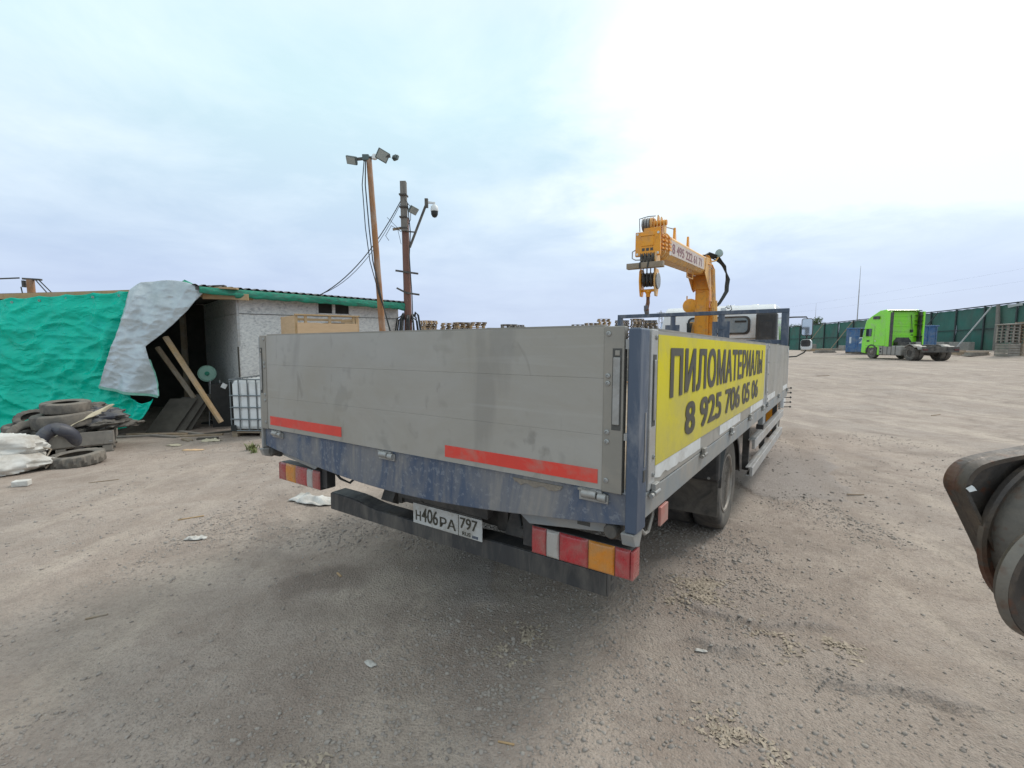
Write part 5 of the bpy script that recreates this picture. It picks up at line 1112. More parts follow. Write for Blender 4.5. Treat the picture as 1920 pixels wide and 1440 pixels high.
def blob(name, m, c, rx, ry, rz, amp, label, cat, seed=0, flat=.0, rot=0, n=48, fold=0, grp=None):
    b = B(); rows = []
    for j in range(n // 2 + 1):
        th = math.pi * j / (n // 2); row = []
        for k in range(n + 1):
            ph = 2 * math.pi * k / n; d = Vector((math.sin(th) * math.cos(ph), math.sin(th) * math.sin(ph), math.cos(th)))
            nn = noise.fractal(d * 1.6 + Vector((seed, 0, 0)), 1, 2, 4) ; rg = 1 - abs(noise.noise(Vector((d.x * 2.6 + d.z * 1.5, d.y * 2.6, d.z * 1.6 + seed))))
            q = 1 + amp * nn + fold * (rg ** 4 - .4)
            sgn = lambda v, e: math.copysign(abs(v) ** e, v)
            x = d.x * rx * q * 1.06; y = d.y * ry * q * 1.06; z = d.z * rz * q
            if z < -rz * flat: z = -rz * flat + (z + rz * flat) * .05
            row.append((x, y, z))
        rows.append(row)
    b.grid(rows); o = b.build(name, m, smooth=True); o.location = c; o.rotation_euler = (0, 0, rot); tag(o, label, cat, grp); return o
blob('folded_rubber', 'tube', pw_(.22, -.45, .52), .40, .26, .17, .25, 'dark folded rubber heaped on the right half of the tyre pallet', 'rubber', 3, .6, math.atan2(PD.y, PD.x), fold=.35)
blob('folded_rubber', 'rubber', pw_(.05, -.30, .42), .34, .20, .09, .3, 'flat black rubber sheet hanging over the right end of the tyre pallet', 'rubber', 8, .6, math.atan2(PD.y, PD.x) + .2, fold=.4)
blob('folded_rubber', 'rubber_grey', pw_(.35, -.72, .62), .36, .16, .13, .25, 'grey rubber roll at the back of the tyre pallet', 'rubber', 12, .6, math.atan2(PD.y, PD.x), fold=.3)
# cream canvas strip draped over the rubber
rows = []
path = [(.02, -.42, .66), (.10, -.30, .655), (.24, -.17, .60), (.40, -.08, .52), (.52, -.02, .44), (.58, .02, .40)]
for i in range(26):
    t = i / 25 * 5; k = min(4, int(t)); f = t - k; p = Vector(pw_(*path[k])).lerp(Vector(pw_(*path[k + 1])), f); wd = .11 + .04 * math.sin(t * 1.7)
    side_ = (PN * .6 + PD * -.5 + Vector((0, 0, .45))).normalized()
    rows.append([p + side_ * wd * (j / 6 - .5) * 2 + Vector((0, 0, .012 * noise.noise((t * 2, j * .8, 0)))) + Vector((0, -.03, .02)) for j in range(7)])
tag(B().grid(rows).build('canvas_strip', 'cream', smooth=True, solid=.006), 'cream canvas strip draped over the dark rubber on the pallet', 'canvas')
# white sacks at the left edge
sx_, sy_ = -7.05, 6.20; sz_ = gz(sx_, sy_)
blob('white_sack', 'white_bag', (sx_ - .02, sy_, sz_ + .12), .60, .36, .17, .10, 'lower white woven sack lying at the left edge of the picture', 'sack', 2, .6, .55, fold=.10, n=80)
blob('white_sack', 'white_bag', (sx_ - .12, sy_ + .10, sz_ + .33), .58, .33, .19, .14, 'upper white woven sack slumped on the lower one', 'sack', 6, .5, .5, fold=.13, n=80)
b = B(); b.tube([(-6.62, 6.52, sz_ + .30), (-6.54, 6.56, sz_ + .26), (-6.56, 6.50, sz_ + .16), (-6.49, 6.48, sz_ + .08), (-6.51, 6.42, sz_ + .02)], .012, 6); tag(b.build('rope_end', 'timber', smooth=True), 'frayed rope tie at the mouth of the white sacks', 'rope')
fb = B().box(-.08, .08, -.05, .05, 0, .07).build('foam_block', 'white_bag', bevel=.01); fb.location = (-6.07, 5.68, gz(-6.07, 5.68)); fb.rotation_euler = (0, 0, .4); tag(fb, 'small white foam block below the sacks', 'foam block')

# loose wood and rubbish before the shelter
bits = [(-6.15, 9.05, .9, .25, 'long'), (-6.45, 9.3, .7, -.4, 'second'), (-5.9, 9.35, .5, .8, 'short'), (-7.0, 9.15, 1.1, .1, 'longest'), (-6.7, 8.95, .6, -.2, 'grey'), (-5.75, 8.75, .35, .2, 'stubby'), (-6.05, 8.62, .28, -.6, 'small'), (-7.3, 8.9, .8, .4, 'left')]
for i, (x, y, l, a, wd) in enumerate(bits):
    stick(x, y, l, a, wd + ' loose plank on the dirt before the dark doorway, ' + ('near the tank' if x > -6.2 else 'near the tarpaulin'), .09, .03, ('timber', 'pallet_grey', 'dark_board')[i % 3], 'loose_plank')
scrap(-5.55, 8.55, .32, .16, .2, 'dirty cloth rag on the dirt left of the caged tank', 'cream', 'cloth_rag', amp=.06, n=13)
scrap(-5.95, 8.15, .26, .14, -.2, 'pale crushed paper on the dirt before the doorway', 'cream', 'paper_scrap', amp=.03)
scrap(-5.35, 7.75, .35, .12, .1, 'flat pale cardboard piece on the bare dirt', 'ply', 'cardboard', amp=.02)
def weed(x, y, h_, n, label):
    b = B(); z = gz(x, y)
    for k in range(n):
        a = random.uniform(0, 6.28); l = h_ * random.uniform(.5, 1); o = Vector((x + random.gauss(0, .04), y + random.gauss(0, .04), z)); d = Vector((math.cos(a) * .5, math.sin(a) * .5, 1)); s_ = Vector((-math.sin(a), math.cos(a), 0)) * .006
        b.grid([[o - s_, o + s_], [o + d * l * .5 - s_, o + d * l * .5 + s_], [o + d * l * .9 + Vector((math.cos(a), math.sin(a), -.3)) * l * .3, o + d * l * .9 + Vector((math.cos(a), math.sin(a), -.3)) * l * .3 + s_ * .3]])
    tag(b.build('weed_tuft', 'weed', fix=False), label, 'weeds')
weed(-4.25, 7.55, .16, 60, 'small green weed tuft left of the truck tail'); weed(-4.05, 7.25, .10, 30, 'smaller weed tuft nearer the truck tail')

# ---------------------------------------------------------------- far pallet stacks
def pallet_mesh(name, m, w_=1.2, d_=.8):
    b = B(); H = .144
    for k in range(5): y = k * (d_ - .145 if k == 4 else d_ - .145) / 4; b.box(0, w_, y, y + (.145 if k % 2 == 0 else .1), .122, H)
    for x in (0, w_ / 2 - .07, w_ - .145): b.box(x, x + .145, 0, d_, .100, .1215)
    for x in (0, w_ / 2 - .07, w_ - .145):
        for y in (0, d_ / 2 - .05, d_ - .1): b.box(x, x + .145, y, y + .1, .022, .0995)
    for y in (0, d_ / 2 - .05, d_ - .1): b.box(0, w_, y, y + .1, 0, .0215)
    b.v = [(x - w_ / 2, y - d_ / 2, z) for x, y, z in b.v]
    me = b.mesh(name); me.materials.append(M[m]); return me
PM = [pallet_mesh('pallet', 'pallet_wood'), pallet_mesh('pallet', 'pallet_grey'), pallet_mesh('pallet', 'timber_new')]
def pallet(x, y, z, rz, k, label, grp):
    o = bpy.data.objects.new('pallet', PM[k]); COL.objects.link(o); o.location = (x, y, z); o.rotation_euler = (0, 0, rz); return tag(o, label, 'pallet', grp)
ORD = ['topmost', 'second from the top', 'third from the top', 'fourth from the top', 'fifth from the top', 'sixth from the top', 'seventh from the top']
def place(i, n): return ORD[n - 1 - i] if n - 1 - i < 7 else 'lower'
def stack(x, y, n, rz, k, label, grp='pallet stacks across the yard', alt=None):
    z = gz(x, y); where = label.split(' pallet in the ')[1]; col_n = label.split(' pallet')[0]
    for i in range(n):
        pl_ = place(i, n); lb_ = (pl_ + ' pallet in the ' + where) if pl_ in ('topmost', 'lower') else ('pallet ' + pl_ + ' in the ' + where)
        pallet(x + random.uniform(-.09, .09), y + random.uniform(-.09, .09), z + i * .1455, rz + random.uniform(-.14, .14), (alt if alt is not None and random.random() < .35 else k), lb_, grp)
stack(-7.05, 40, 21, .75, 0, 'brown pallet in the far stack right beside the utility pole', alt=2)
stack(-5.5, 41.5, 20, .4, 0, 'brown pallet in the second far stack from the utility pole', alt=2)
stack(-4.2, 40, 20, .55, 0, 'brown pallet in the third far stack from the utility pole', alt=2)
stack(-2.85, 39.6, 20, .3, 0, 'brown pallet in the fourth far stack from the utility pole', alt=2)
stack(-1.55, 41, 17, .1, 1, 'grey pallet in the low far stack left of the gap')
stack(-.35, 40.5, 19, .35, 1, 'grey pallet in the tall stack nearest the sky gap')
stack(.45, 42.0, 19, .5, 1, 'grey pallet in the last far stack before the sky gap')
G2 = 'pallet stacks behind the crane'
stack(6.9, 50, 21, .1, 1, 'grey pallet in the lowest far stack right of the open sky', G2)
stack(8.4, 50, 22, .2, 0, 'brown pallet in the second far stack right of the open sky', G2, alt=1)
stack(9.7, 50, 25, .0, 2, 'pale pallet in the tallest far stack left of the headboard', G2, alt=0)
stack(11.6, 50, 24, .3, 1, 'grey pallet in the far stack at the headboard corner', G2, alt=0)
stack(13.1, 49.5, 25, .45, 0, 'brown pallet in the far stack framed by the headboard', G2, alt=1)
stack(14.6, 50, 24, .2, 0, 'brown pallet in the far stack just left of the white cab', G2, alt=1)

# ---------------------------------------------------------------- right side: netted fence with raking props
fence = thing('netted_fence', 'tall dark green netted fence running along the right side of the yard', 'fence', (45.5, 40, 0))
def fz(y): return float(np.interp(y, [30, 43, 53, 60, 67, 76, 130], [.78, .70, .50, .30, .0, -.1, -.1])), float(np.interp(y, [30, 43, 48, 53, 60, 67, 76, 130], [5.3, 4.93, 4.68, 4.5, 4.25, 4.0, 3.72, 3.0]))
yy = 34.0; k = 0
while yy < 96:
    y2 = yy + 2.9; b0, t0 = fz(yy); b1, t1 = fz(y2); rows = []
    for j in range(9):
        t = j / 8; rows.append([(.10 * math.sin(math.pi * i / 12) * (.4 + noise.noise((k * 3.7, i * .3, t))) + .07 * noise.noise((k * 5, i * .6, t * 3)), yy - 40 + (y2 - yy) * i / 12, (b0 + (b1 - b0) * i / 12 - .25) * (1 - t) + (t0 + (t1 - t0) * i / 12 - .06 - (.05 * math.sin(math.pi * i / 12 * 3) ** 2)) * t) for i in range(13)])
    B().grid(rows).build('netting', 'fence_net' if k % 3 else 'fence_net_b', fence, smooth=True)
    B().box(-.16, -.05, yy - 40 - .06, yy - 40 + .06, b0 - .6, t0 + .06).build('post', 'fence_post', fence)
    B().bar((-.1, yy - 40, t0), (-.1, y2 - 40, t1), .08, .10).build('top_rail', 'fence_post', fence); B().bar((-.1, yy - 40, (b0 + t0) / 2 - .1), (-.1, y2 - 40, (b1 + t1) / 2 - .1), .05, .06).build('mid_rail', 'fence_post', fence)
    yy = y2; k += 1
for i, (y, m) in enumerate(((44.9, 'alu_bright'), (50.5, 'fence_post'), (53.6, 'timber'), (63.0, 'timber'), (69.0, 'timber'))):
    b0, t0 = fz(y); B().bar((-.2, y - 40, t0 - .1), (-2.4, y - 40 + 1.0, b0 - .05), .12 if i == 0 else .10, .09).build('prop', m, fence)
B().tube([(-.2, 4.2, .3), (-.32, 4.1, 1.9), (-.2, 4.2, 3.2), (-.22, 4.3, 4.85)], [.22, .2, .18, .14], 10).build('log_post', 'pole_wood', fence, smooth=True)
B().grid([[(-.17, 2.2 + .25 * i, 4.62 - .02 * i + .03 * math.sin(i)) for i in range(6)], [(-.17, 2.25 + .25 * i, 4.85 - .015 * i) for i in range(6)]]).build('torn_gap', 'lamp_face', fence)
for i, (x, y, l, h_, a) in enumerate(((44.3, 51.5, 2.4, .75, 1.6), (44.2, 48.9, 2.0, .8, 1.5), (44.2, 46.4, 2.0, .8, 1.62), (44.4, 55.5, 2.4, .6, 1.55), (43.6, 62, 2.4, .7, 1.2), (41.5, 66, 2.2, .9, .3))):
    b = B().box(-l / 2, l / 2, -.3, .3, 0, h_); o = b.build('concrete_block', 'concrete', bevel=.03); o.location = (x, y, gz(x, y) - .02); o.rotation_euler = (0, 0, a)
    tag(o, ['rough concrete block under the netting behind the blue bin', 'concrete block at the foot of the pale raking prop', 'concrete block beside the crates at the right edge', 'low concrete block half hidden behind the parked chassis', 'concrete block left of the numbered bin', 'concrete slab standing near the far fence corner'][i], 'concrete block')
for i, (x, y, l, a) in enumerate(((37.6, 38.2, 2.2, .2), (38.4, 39.4, 2.6, -.1), (36.6, 40.6, 1.6, .5), (39.0, 41.5, 2.4, .3), (40.5, 60, 3, .1), (37.5, 58, 3.4, -.2), (34.5, 52, 2.4, .1))):
    h_ = .14; b = B().box(-l / 2, l / 2, -.25, .25, 0, h_); b.box(-l / 2 + .2, l / 2 - .1, -.2, .2, h_ + .001, h_ + .16); o = b.build('timber_pile', 'pallet_wood' if i % 2 else 'pallet_grey', bevel=.01); o.location = (x, y, gz(x, y)); o.rotation_euler = (0, 0, a)
    tag(o, ['low pile of planks beside the crates on the right', 'second pile of planks behind the right crates', 'short plank pile left of the right crates', 'plank pile against the fence foot', 'plank pile far along the fence', 'long plank pile left of the numbered bin', 'plank pile at the foot of the numbered bin'][i], 'planks')

# crates and pallets at the right edge
def slat_crate(x, y, z, w_, d_, h_, rz, m, n, label):
    t = thing('slatted_crate', label, 'crate', (x, y, z), rz, 'crates at the right edge')
    for k in range(n):
        zz = .04 + k * (h_ - .06) / n; hh = (h_ - .06) / n * .82
        B().box(-w_ / 2, w_ / 2, -d_ / 2, -d_ / 2 + .025, zz, zz + hh).build('front_slat', m, t); B().box(-w_ / 2, -w_ / 2 + .025, -d_ / 2 + .03, d_ / 2, zz, zz + hh).build('side_slat', m, t); B().box(-w_ / 2, w_ / 2, d_ / 2 - .025, d_ / 2, zz, zz + hh).build('back_slat', m, t)
    for x_ in (-w_ / 2 + .03, w_ / 2 - .1): B().box(x_, x_ + .07, -d_ / 2 + .0255, -d_ / 2 + .08, 0, h_).build('upright', m, t)
    B().box(-w_ / 2, w_ / 2, -d_ / 2, d_ / 2, 0, .035).build('floor', m, t)
X0, Y0 = 38.5, 36.7; Z0 = gz(X0, Y0)
slat_crate(38.55, 36.7, Z0, 1.0, 1.0, 1.02, .1, 'pallet_grey', 5, 'grey slatted crate at the bottom left of the right-hand stack')
slat_crate(39.75, 36.6, Z0, 1.2, 1.0, .98, -.05, 'pallet_wood', 4, 'brown slatted crate at the bottom of the right edge')
def tall_pallets(x, y, z, n, label, k, step=.235):
    for i in range(n): pallet(x, y, z + i * step, .05 + random.uniform(-.04, .04), k, label.replace('pallet', 'pallet ' + ['uppermost', 'second down', 'third down', 'fourth down', 'fifth down', 'sixth down', 'lowest'][min(6, n - 1 - i)], 1).replace('stacked ', ''), 'pallets on the right crates').scale = (.9, 1, 1.55)
tall_pallets(38.55, 36.75, Z0 + 1.03, 6, 'grey pallet on top of the grey crate at the right', 1); tall_pallets(39.8, 36.6, Z0 + .99, 7, 'brown pallet stacked on the right-edge brown crate', 0)
o = B().box(-.62, .62, -.5, .5, 0, .05).build('cover_board', 'pallet_grey'); o.location = (38.5, 36.7, Z0 + 1.03 + 6 * .235); o.rotation_euler = (0, -.06, .1); tag(o, 'pale board laid over the grey pallet stack on the right', 'board')

# ---------------------------------------------------------------- blue roll-off bins
def bin_(x, y, w_, d_, h_, rz, label, number=None):
    t = thing('waste_container', label, 'container', (x, y, gz(x, y) + .1), rz, 'blue waste containers')
    B().box(0, w_, 0, d_, .15, h_).build('body', 'bin_blue', t, bevel=.02)
    for k in range(int(w_ / .75) + 1):
        xx = min(w_ - .1, k * .75); B().box(xx, xx + .1, -.07, -.001, .15, h_ - .1).build('rib', 'bin_blue', t, bevel=.015)
    for k in range(int(d_ / .9) + 1): yk = min(d_ - .1, k * .9); B().box(-.07, -.001, yk, yk + .1, .15, h_ - .1).build('rib', 'bin_blue', t, bevel=.015)
    B().box(-.09, w_ + .09, -.09, .02, h_ - .099, h_ + .03).build('rim', 'bin_blue', t, bevel=.02); B().box(-.09, .02, .021, d_, h_ - .099, h_ + .03).build('rim', 'bin_blue', t, bevel=.02); B().box(-.06, w_ + .06, -.05, .05, .0, .149).build('skid', 'dark_steel', t)
    if number:
        for i, c in enumerate(number): text_obj('number', c, 'paint_white', t, (.20 + i * .78, -.004, 1.0), (1, 0, 0), (0, 0, 1), .16 if c == '1' else .42, .62, .01)
bin_(33.6, 47.4, 5.0, 2.3, 2.5, -.63, 'blue waste container numbered 128 beside the green tractor cab', '128')
bin_(37.2, 44.0, 2.4, 4.5, 2.55, .02, 'worn blue waste container behind the tractor chassis')

# ---------------------------------------------------------------- lime green tractor unit
gt_ = thing('tractor_truck', 'lime green tractor truck without trailer parked by the fence', 'truck', (29.0, 34.6, gz(29, 34.6) - .0), R(-3))
# local: x right, y forward, z up
gp = [(.55, .95), (.55, 3.55), (.75, 3.70), (1.35, 3.66), (2.25, 3.25), (2.75, 2.95), (2.98, 2.0), (3.08, 1.5), (3.10, .45), (2.60, .38), (2.56, .80), (1.30, .85), (1.25, .95)]
def gcap(a, b_, t): return (t * (1 - .035 * max(0, b_ - 2.4) ** 1.4), a, b_)
gc = B().prism(gp, gcap, -1.22, 1.22).build('cab', 'lime', gt_, bevel=.07, seg=3, smooth=50)
def gbox(x0, x1, y0, y1, z0, z1, n, m, par=None, bv=.01): return B().box(x0, x1, y0, y1, z0, z1).build(n, m, par or gt_, bevel=bv)
for s in (-1, 1):
    gbox(*sorted((s * 1.10, s * 1.235)), .16, .53, .95, 3.52, 'side_deflector', 'lime' if s < 0 else 'lime', gc, .02); gbox(*sorted((s * .98, s * 1.095)), .25, .52, .95, 3.5, 'deflector_gap', 'black_plastic', gc)
    if s < 0: gbox(*sorted((s * 1.20, s * 1.23)), -.14, .158, .95, 3.46, 'deflector_flap', 'black_plastic', gc)
    gbox(*sorted((s * 1.222, s * 1.236)), 2.02, 2.62, 1.72, 2.30, 'side_window', 'glass', gc); gbox(*sorted((s * 1.222, s * 1.235)), 1.25, 1.95, 3.02, 3.24, 'sun_visor', 'black_plastic', gc)
    m_ = gbox(*sorted((s * 1.36, s * 1.56)), 2.75, 2.87, 1.65, 2.35, 'mirror', 'hose', gc, .04); gbox(*sorted((s * 1.21, s * 1.37)), 2.78, 2.83, 2.24, 2.30, 'mirror_arm', 'hose', m_)
    gbox(*sorted((s * 1.223, s * 1.229)), .62, 2.6, .985, 1.0, 'sill_line', 'seam', gc, 0); gbox(*sorted((s * 1.223, s * 1.228)), 1.72, 1.73, 1.0, 2.5, 'door_line', 'seam', gc, 0)
    gbox(*sorted((s * 1.224, s * 1.232)), 1.5, 1.65, 1.32, 1.40, 'badge', 'white_film', gc, 0); gbox(*sorted((s * 1.224, s * 1.236)), 2.2, 2.5, 1.30, 1.42, 'air_vent', 'hose', gc)
    # arch
    B().prism([(1.92 + .62 * math.cos(a), .50 + .60 * math.sin(a)) for a in np.linspace(0, math.pi, 13)] + [(1.92 + .50 * math.cos(a), .50 + .50 * math.sin(a)) for a in np.linspace(math.pi, 0, 13)], lambda a, b_, t: (t, a, b_), s * 1.0, s * 1.245).build('wheel_arch', 'black_plastic', gc)
    gbox(*sorted((s * .80, s * 1.22)), -1.02, 1.22, .32, 1.02, 'fuel_tank', 'tank_grey', None, .06)
    for yk in (-.55, -.15, .25, .70): gbox(*sorted((s * 1.2205, s * 1.232)), yk, yk + .05, .33, 1.01, 'tank_strap', 'dark_steel', None, 0)
    gbox(*sorted((s * .85, s * 1.24)), 1.10, 1.30, .30, .95, 'step', 'lime' if s < 0 else 'lime', None, .03)
    for zz in (.50, .72): gbox(*sorted((s * 1.2205, s * 1.23)), .86, 1.02, zz, zz + .12, 'step_hole', 'hose', None, 0)
    gbox(*sorted((s * .36, s * .44)), -2.9, 2.6, .68, .98, 'chassis_rail', 'dark_steel')
    rows = [[(s * x, -1.8 - .60 * math.cos(a), .52 + .60 * math.sin(a)) for x in (.62, 1.24)] for a in np.linspace(R(40), R(140), 9)]
    B().grid(rows).build('rear_mudguard', 'tank_grey', gt_, smooth=True, solid=.02)
    rows = [[(s * x, -2.35 - .05 * k, 1.02 - .01 * k * k) for x in (.60, 1.24)] for k in range(6)]
    B().grid(rows).build('mudguard_tail', 'tank_grey', gt_, smooth=True, solid=.02)
    for wy, fr in ((1.92, True), (-1.80, False)):
        tyre_part('wheel', .51, .31, .29, gt_, (s * 1.06, wy, .51), s, 40, fr, m='rubber')
        if not fr: tyre_part('wheel', .51, .31, .29, gt_, (s * .72, wy, .51), -s, 40, fr, m='rubber')
    gbox(*sorted((s * .85, s * 1.15)), -2.94, -2.90, .74, .84, 'tail_light', 'dark_red')
# back of the cab
for z in (1.75, 2.05, 2.42, 2.85, 3.15): gbox(-.62, .52, .525, .549, z, z + .035, 'rear_pressing', 'lime', gc)
for z in (2.62, 1.62): gbox(-.9, .9, .53, .549, z, z + .05, 'rear_rib', 'lime', gc)
B().prism([(-.62, .95), (.62, .95), (.62, 1.35), (.42, 1.62), (-.42, 1.62), (-.62, 1.35)], lambda a, b_, t: (a, t, b_), .50, .549).build('rear_recess', 'black_plastic', gc, bevel=.01)
gbox(-.6, .55, .10, .48, .98, 1.28, 'air_lines_box', 'dark_steel', None, .03); gbox(.60, .95, .0, .45, .98, 1.30, 'battery_box', 'tank_grey', None, .03); B().lathe([(.05, 0), (.05, .04)], (.2, .098, 1.2), (0, -1, 0), 10).build('coupling', 'steel', gt_)
B().tube([(.50, .50, 3.3), (.58, .48, 2.4), (.60, .46, 2.1)], .02, 6).build('pipe', 'hose', gc); gbox(.50, .68, .46, .53, 2.0, 2.2, 'lamp', 'hose', gc); gbox(-.9, -.78, .48, .53, 2.25, 2.36, 'lamp', 'hose', gc); gbox(.58, .72, .5, .53, 1.78, 1.84, 'handle', 'hose', gc)
for z in (3.22, 2.85, 2.55, 1.70, 1.05): gbox(.78, 1.10, .12, .54, z, z + .03, 'bracket', 'black_plastic', gc)
gbox(1.06, 1.10, .14, .18, 1.0, 1.75, 'ladder_rail', 'black_plastic', gc); gbox(-1.1, 1.1, .3, .85, 3.56, 3.62, 'roof_lip', 'fence_post', gc, .02)
B().lathe([(.50, 0), (.52, .04), (.50, .09)], (0, -1.55, 1.02), (0, 0, 1), 24).build('fifth_wheel', 'dark_steel', gt_, smooth=True); B().prism([(-.35, -2.4), (.35, -2.4), (.3, -1.6), (-.3, -1.6)], lambda a, b_, t: (a, b_, t), 1.0, 1.08).build('fifth_wheel_ramp', 'dark_steel', gt_)
gbox(-1.2, 1.2, -2.90, -2.82, .60, .98, 'rear_cross_member', 'dark_steel'); B().tube([(-.7, -1.8, .51), (.7, -1.8, .51)], .12, 10).build('rear_axle', 'dark_steel', gt_); gbox(-.35, .35, -2.2, -1.0, .55, .9, 'axle_gear', 'dark_steel', None, .05)

# ---------------------------------------------------------------- masts, far trees, wires
def mast(x, y, h_, r, label):
    t = thing('radio_mast', label, 'mast', (x, y, 0)); B().tube([(0, 0, 0), (0, 0, h_ * .72)], [r, r * .7], 8).build('lower_pole', 'steel', t, smooth=True); B().tube([(0, 0, h_ * .72), (0, 0, h_)], [r * .6, r * .25], 6).build('upper_rod', 'steel', t, smooth=True); B().box(-.3, .3, -.3, .3, -.2, .3).build('foot', 'concrete', t)
mast(65.5, 90, 15.4, .10, 'tall thin pale mast rising left of the green tractor'); mast(66.5, 104, 9.6, .06, 'shorter hair-thin mast left of the tall one')
def tree(x, y, h_, r, n, label, seed):
    rr = random.Random(seed); t = thing('far_tree', label, 'tree', (x, y, -.1), 0, 'trees beyond the fence')
    b = B(); b.tube([(0, 0, 0), (.1, 0, h_ * .4), (0, .1, h_ * .75)], [.16, .12, .04], 8)
    for k in range(5):
        a = k * 1.3; b.tube([(.05, 0, h_ * (.35 + .08 * k)), (math.cos(a) * r * .5, math.sin(a) * r * .5, h_ * (.55 + .08 * k))], [.06, .02], 6)
    b.build('trunk', 'bark', t, smooth=True); c = B()
    cl = [(rr.gauss(0, r * .45), rr.gauss(0, r * .45), h_ * rr.uniform(.48, .92), rr.uniform(.25, .5) * r) for _ in range(16)]
    for _ in range(n):
        cx, cy, cz, cr = rr.choice(cl); d = Vector((rr.gauss(0, 1), rr.gauss(0, 1), rr.gauss(0, .8))).normalized() * cr * rr.random() ** .4; p = Vector((cx, cy, cz)) + d; u = Vector((rr.gauss(0, 1), rr.gauss(0, 1), rr.gauss(0, 1))).normalized(); v = u.orthogonal().normalized(); s_ = rr.uniform(.07, .14)
        c.add([p - u * s_, p + v * s_ * .6, p + u * s_, p - v * s_ * .6], [(0, 1, 2, 3)])
    c.build('crown', 'leaf', t, fix=False)
tree(51.5, 81, 5.6, 1.9, 2600, 'bushy far tree above the fence just right of the door mirror', 1); tree(50.5, 86, 4.9, 1.6, 1800, 'lower far tree left of the bushy one behind the door mirror', 2); tree(53, 72, 4.9, 1.3, 1200, 'small tree peeping over the fence above the numbered bin', 3); tree(46.8, 88, 4.4, 1.6, 1500, 'far shrub-like tree at the fence end beside the cab', 5)
py = thing('lattice_pylon', 'tiny far lattice pylon left of the white cab', 'pylon', (59.5, 190, 0))
for s in (-1, 1):
    for q in (-1, 1): B().bar((s * 1.6, q * 1.6, 0), (s * .3, q * .3, 12.6), .16, .16).build('leg', 'steel', py)
for z in (6, 8, 9.6, 11, 12.4): k_ = 1.6 - 1.3 * z / 12.6; B().bar((-k_, -k_, z), (k_, -k_, z + .8), .10, .10).bar((k_, -k_, z), (-k_, -k_, z + .8), .10, .10).build('lattice', 'steel', py)
for z, l in ((11.2, 2.2), (12.3, 1.6)): B().bar((-l, 0, z), (l, 0, z), .16, .16).build('cross_arm', 'steel', py)
for i, (z0, z1) in enumerate(((13.2, 8.6), (11.0, 7.4))): cable('power_line', (92, 68 - i * 2, z0 + 2), (60, 170, z1), 1.2, .005, ['upper faint power line in the sky at the right', 'lower faint power line in the sky at the right'][i])

# ---------------------------------------------------------------- rusty machine arm at the right edge
MA = thing('machine_arm', 'dark rusty steel machine arm end with round bosses at the right edge', 'machine', (1.545, 1.12, 0))
def smooth_poly(p, n=2):
    for _ in range(n):
        q = []
        for i in range(len(p)):
            a, b_ = Vector(p[i]), Vector(p[(i + 1) % len(p)]); q += [tuple(a.lerp(b_, .25)), tuple(a.lerp(b_, .75))]
        p = q
    return p
out = [(1.030, 1.248), (1.052, 1.296), (1.10, 1.316), (1.22, 1.338), (1.40, 1.372), (1.7, 1.40), (1.95, 1.36), (1.95, 1.0), (1.6, .90), (1.42, .862), (1.30, .868), (1.235, .905), (1.185, .965), (1.125, 1.08), (1.055, 1.205)]
out = [(x - 1.5, z) for x, z in smooth_poly(out)]
cx_, cz_ = -.19, 1.13
def scl(p, k): return [(cx_ + (x - cx_) * k, cz_ + (z - cz_) * k) for x, z in p]
B().prism(out, lambda a, c, t: (a, t, c), .0, .035).build('plate', 'machine', MA, bevel=.006)
n_ = len(out); b = B(); i1 = scl(out, .95)
fl_ = []
for k in range(n_):
    k2 = (k + 1) % n_; fl_ += [(k, k2, n_ + k2, n_ + k), (n_ + k, n_ + k2, 3 * n_ + k2, 3 * n_ + k), (k, 2 * n_ + k, 2 * n_ + k2, k2)]
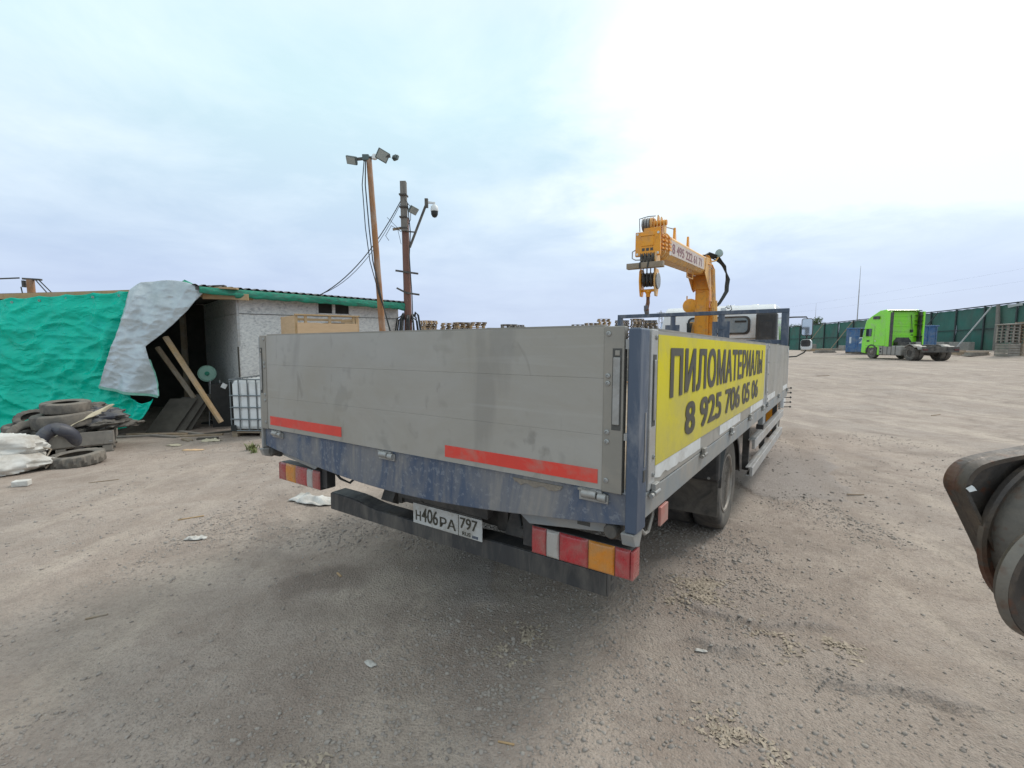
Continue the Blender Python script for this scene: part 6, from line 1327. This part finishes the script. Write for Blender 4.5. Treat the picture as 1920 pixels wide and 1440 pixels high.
b.add([(x, -.028, z) for x, z in out] + [(x, -.026, z) for x, z in i1] + [(x, -.0005, z) for x, z in out] + [(x, -.0005, z) for x, z in i1], fl_)
b.build('flange', 'machine', MA, smooth=40)
ax_ = Vector((.10, -1, -.02)).normalized(); c0 = Vector((-.215, 0, 1.125))
B().lathe([(.205, .0), (.205, .012), (.196, .016), (.19, .004), (.175, .004)], c0, ax_, 56).build('weld_ring', 'machine', MA, smooth=35)
B().lathe([(.172, .004), (.168, .05), (.158, .062), (.150, .064), (.148, .050), (.135, .050), (.128, .115), (.118, .125), (.10, .122), (.095, .100), (.06, .098), (.055, .13), (0, .13)], c0, ax_, 56).build('pivot_boss', 'machine_pale', MA, smooth=35)
ax2 = Vector((.12, -1, -.03)).normalized(); c1 = Vector((-.400, -.165, 1.09))
B().lathe([(.095, -.03), (.115, -.02), (.128, -.004), (.130, .008), (.124, .016), (.112, .018), (.106, .004), (.06, .002), (.052, .02), (.03, .024), (0, .024)], c1, ax2, 48).build('pin_disc', 'machine', MA, smooth=35)
B().lathe([(.1316, -.003), (.1316, .006), (.127, .0165), (.1265, .0165), (.1305, .006), (.1305, -.003)], c1, ax2, 48, closed=True).build('worn_edge', 'machine_pale', MA, smooth=35)
for a in (.6, 1.9, 3.0, 4.4, 5.4): 
    q = ax_.orthogonal().normalized(); q = Matrix.Rotation(a, 3, ax_) @ q; p = c0 + q * .14 + ax_ * .045; B().lathe([(.012, 0), (.012, .014), (.006, .018)], p, ax_, 6).build('bolt', 'machine_pale', MA)
B().box(.36, .52, .04, .24, -.05, 1.05).build('leg', 'machine', MA, bevel=.01); B().box(.2, 1.6, .036, .2, 1.02, 1.34).build('arm_beam', 'machine', MA, bevel=.02); B().box(1.2, 1.5, .0, .24, -.06, 1.019).build('leg', 'machine', MA, bevel=.01)
b = B(); b.grid([[(-.466, -.03, 1.248), (-.455, -.032, 1.256), (-.447, -.03, 1.251)], [(-.460, -.034, 1.240), (-.450, -.036, 1.244), (-.443, -.033, 1.243)]]); b.build('paint_flake', 'white_film', MA, solid=.002)
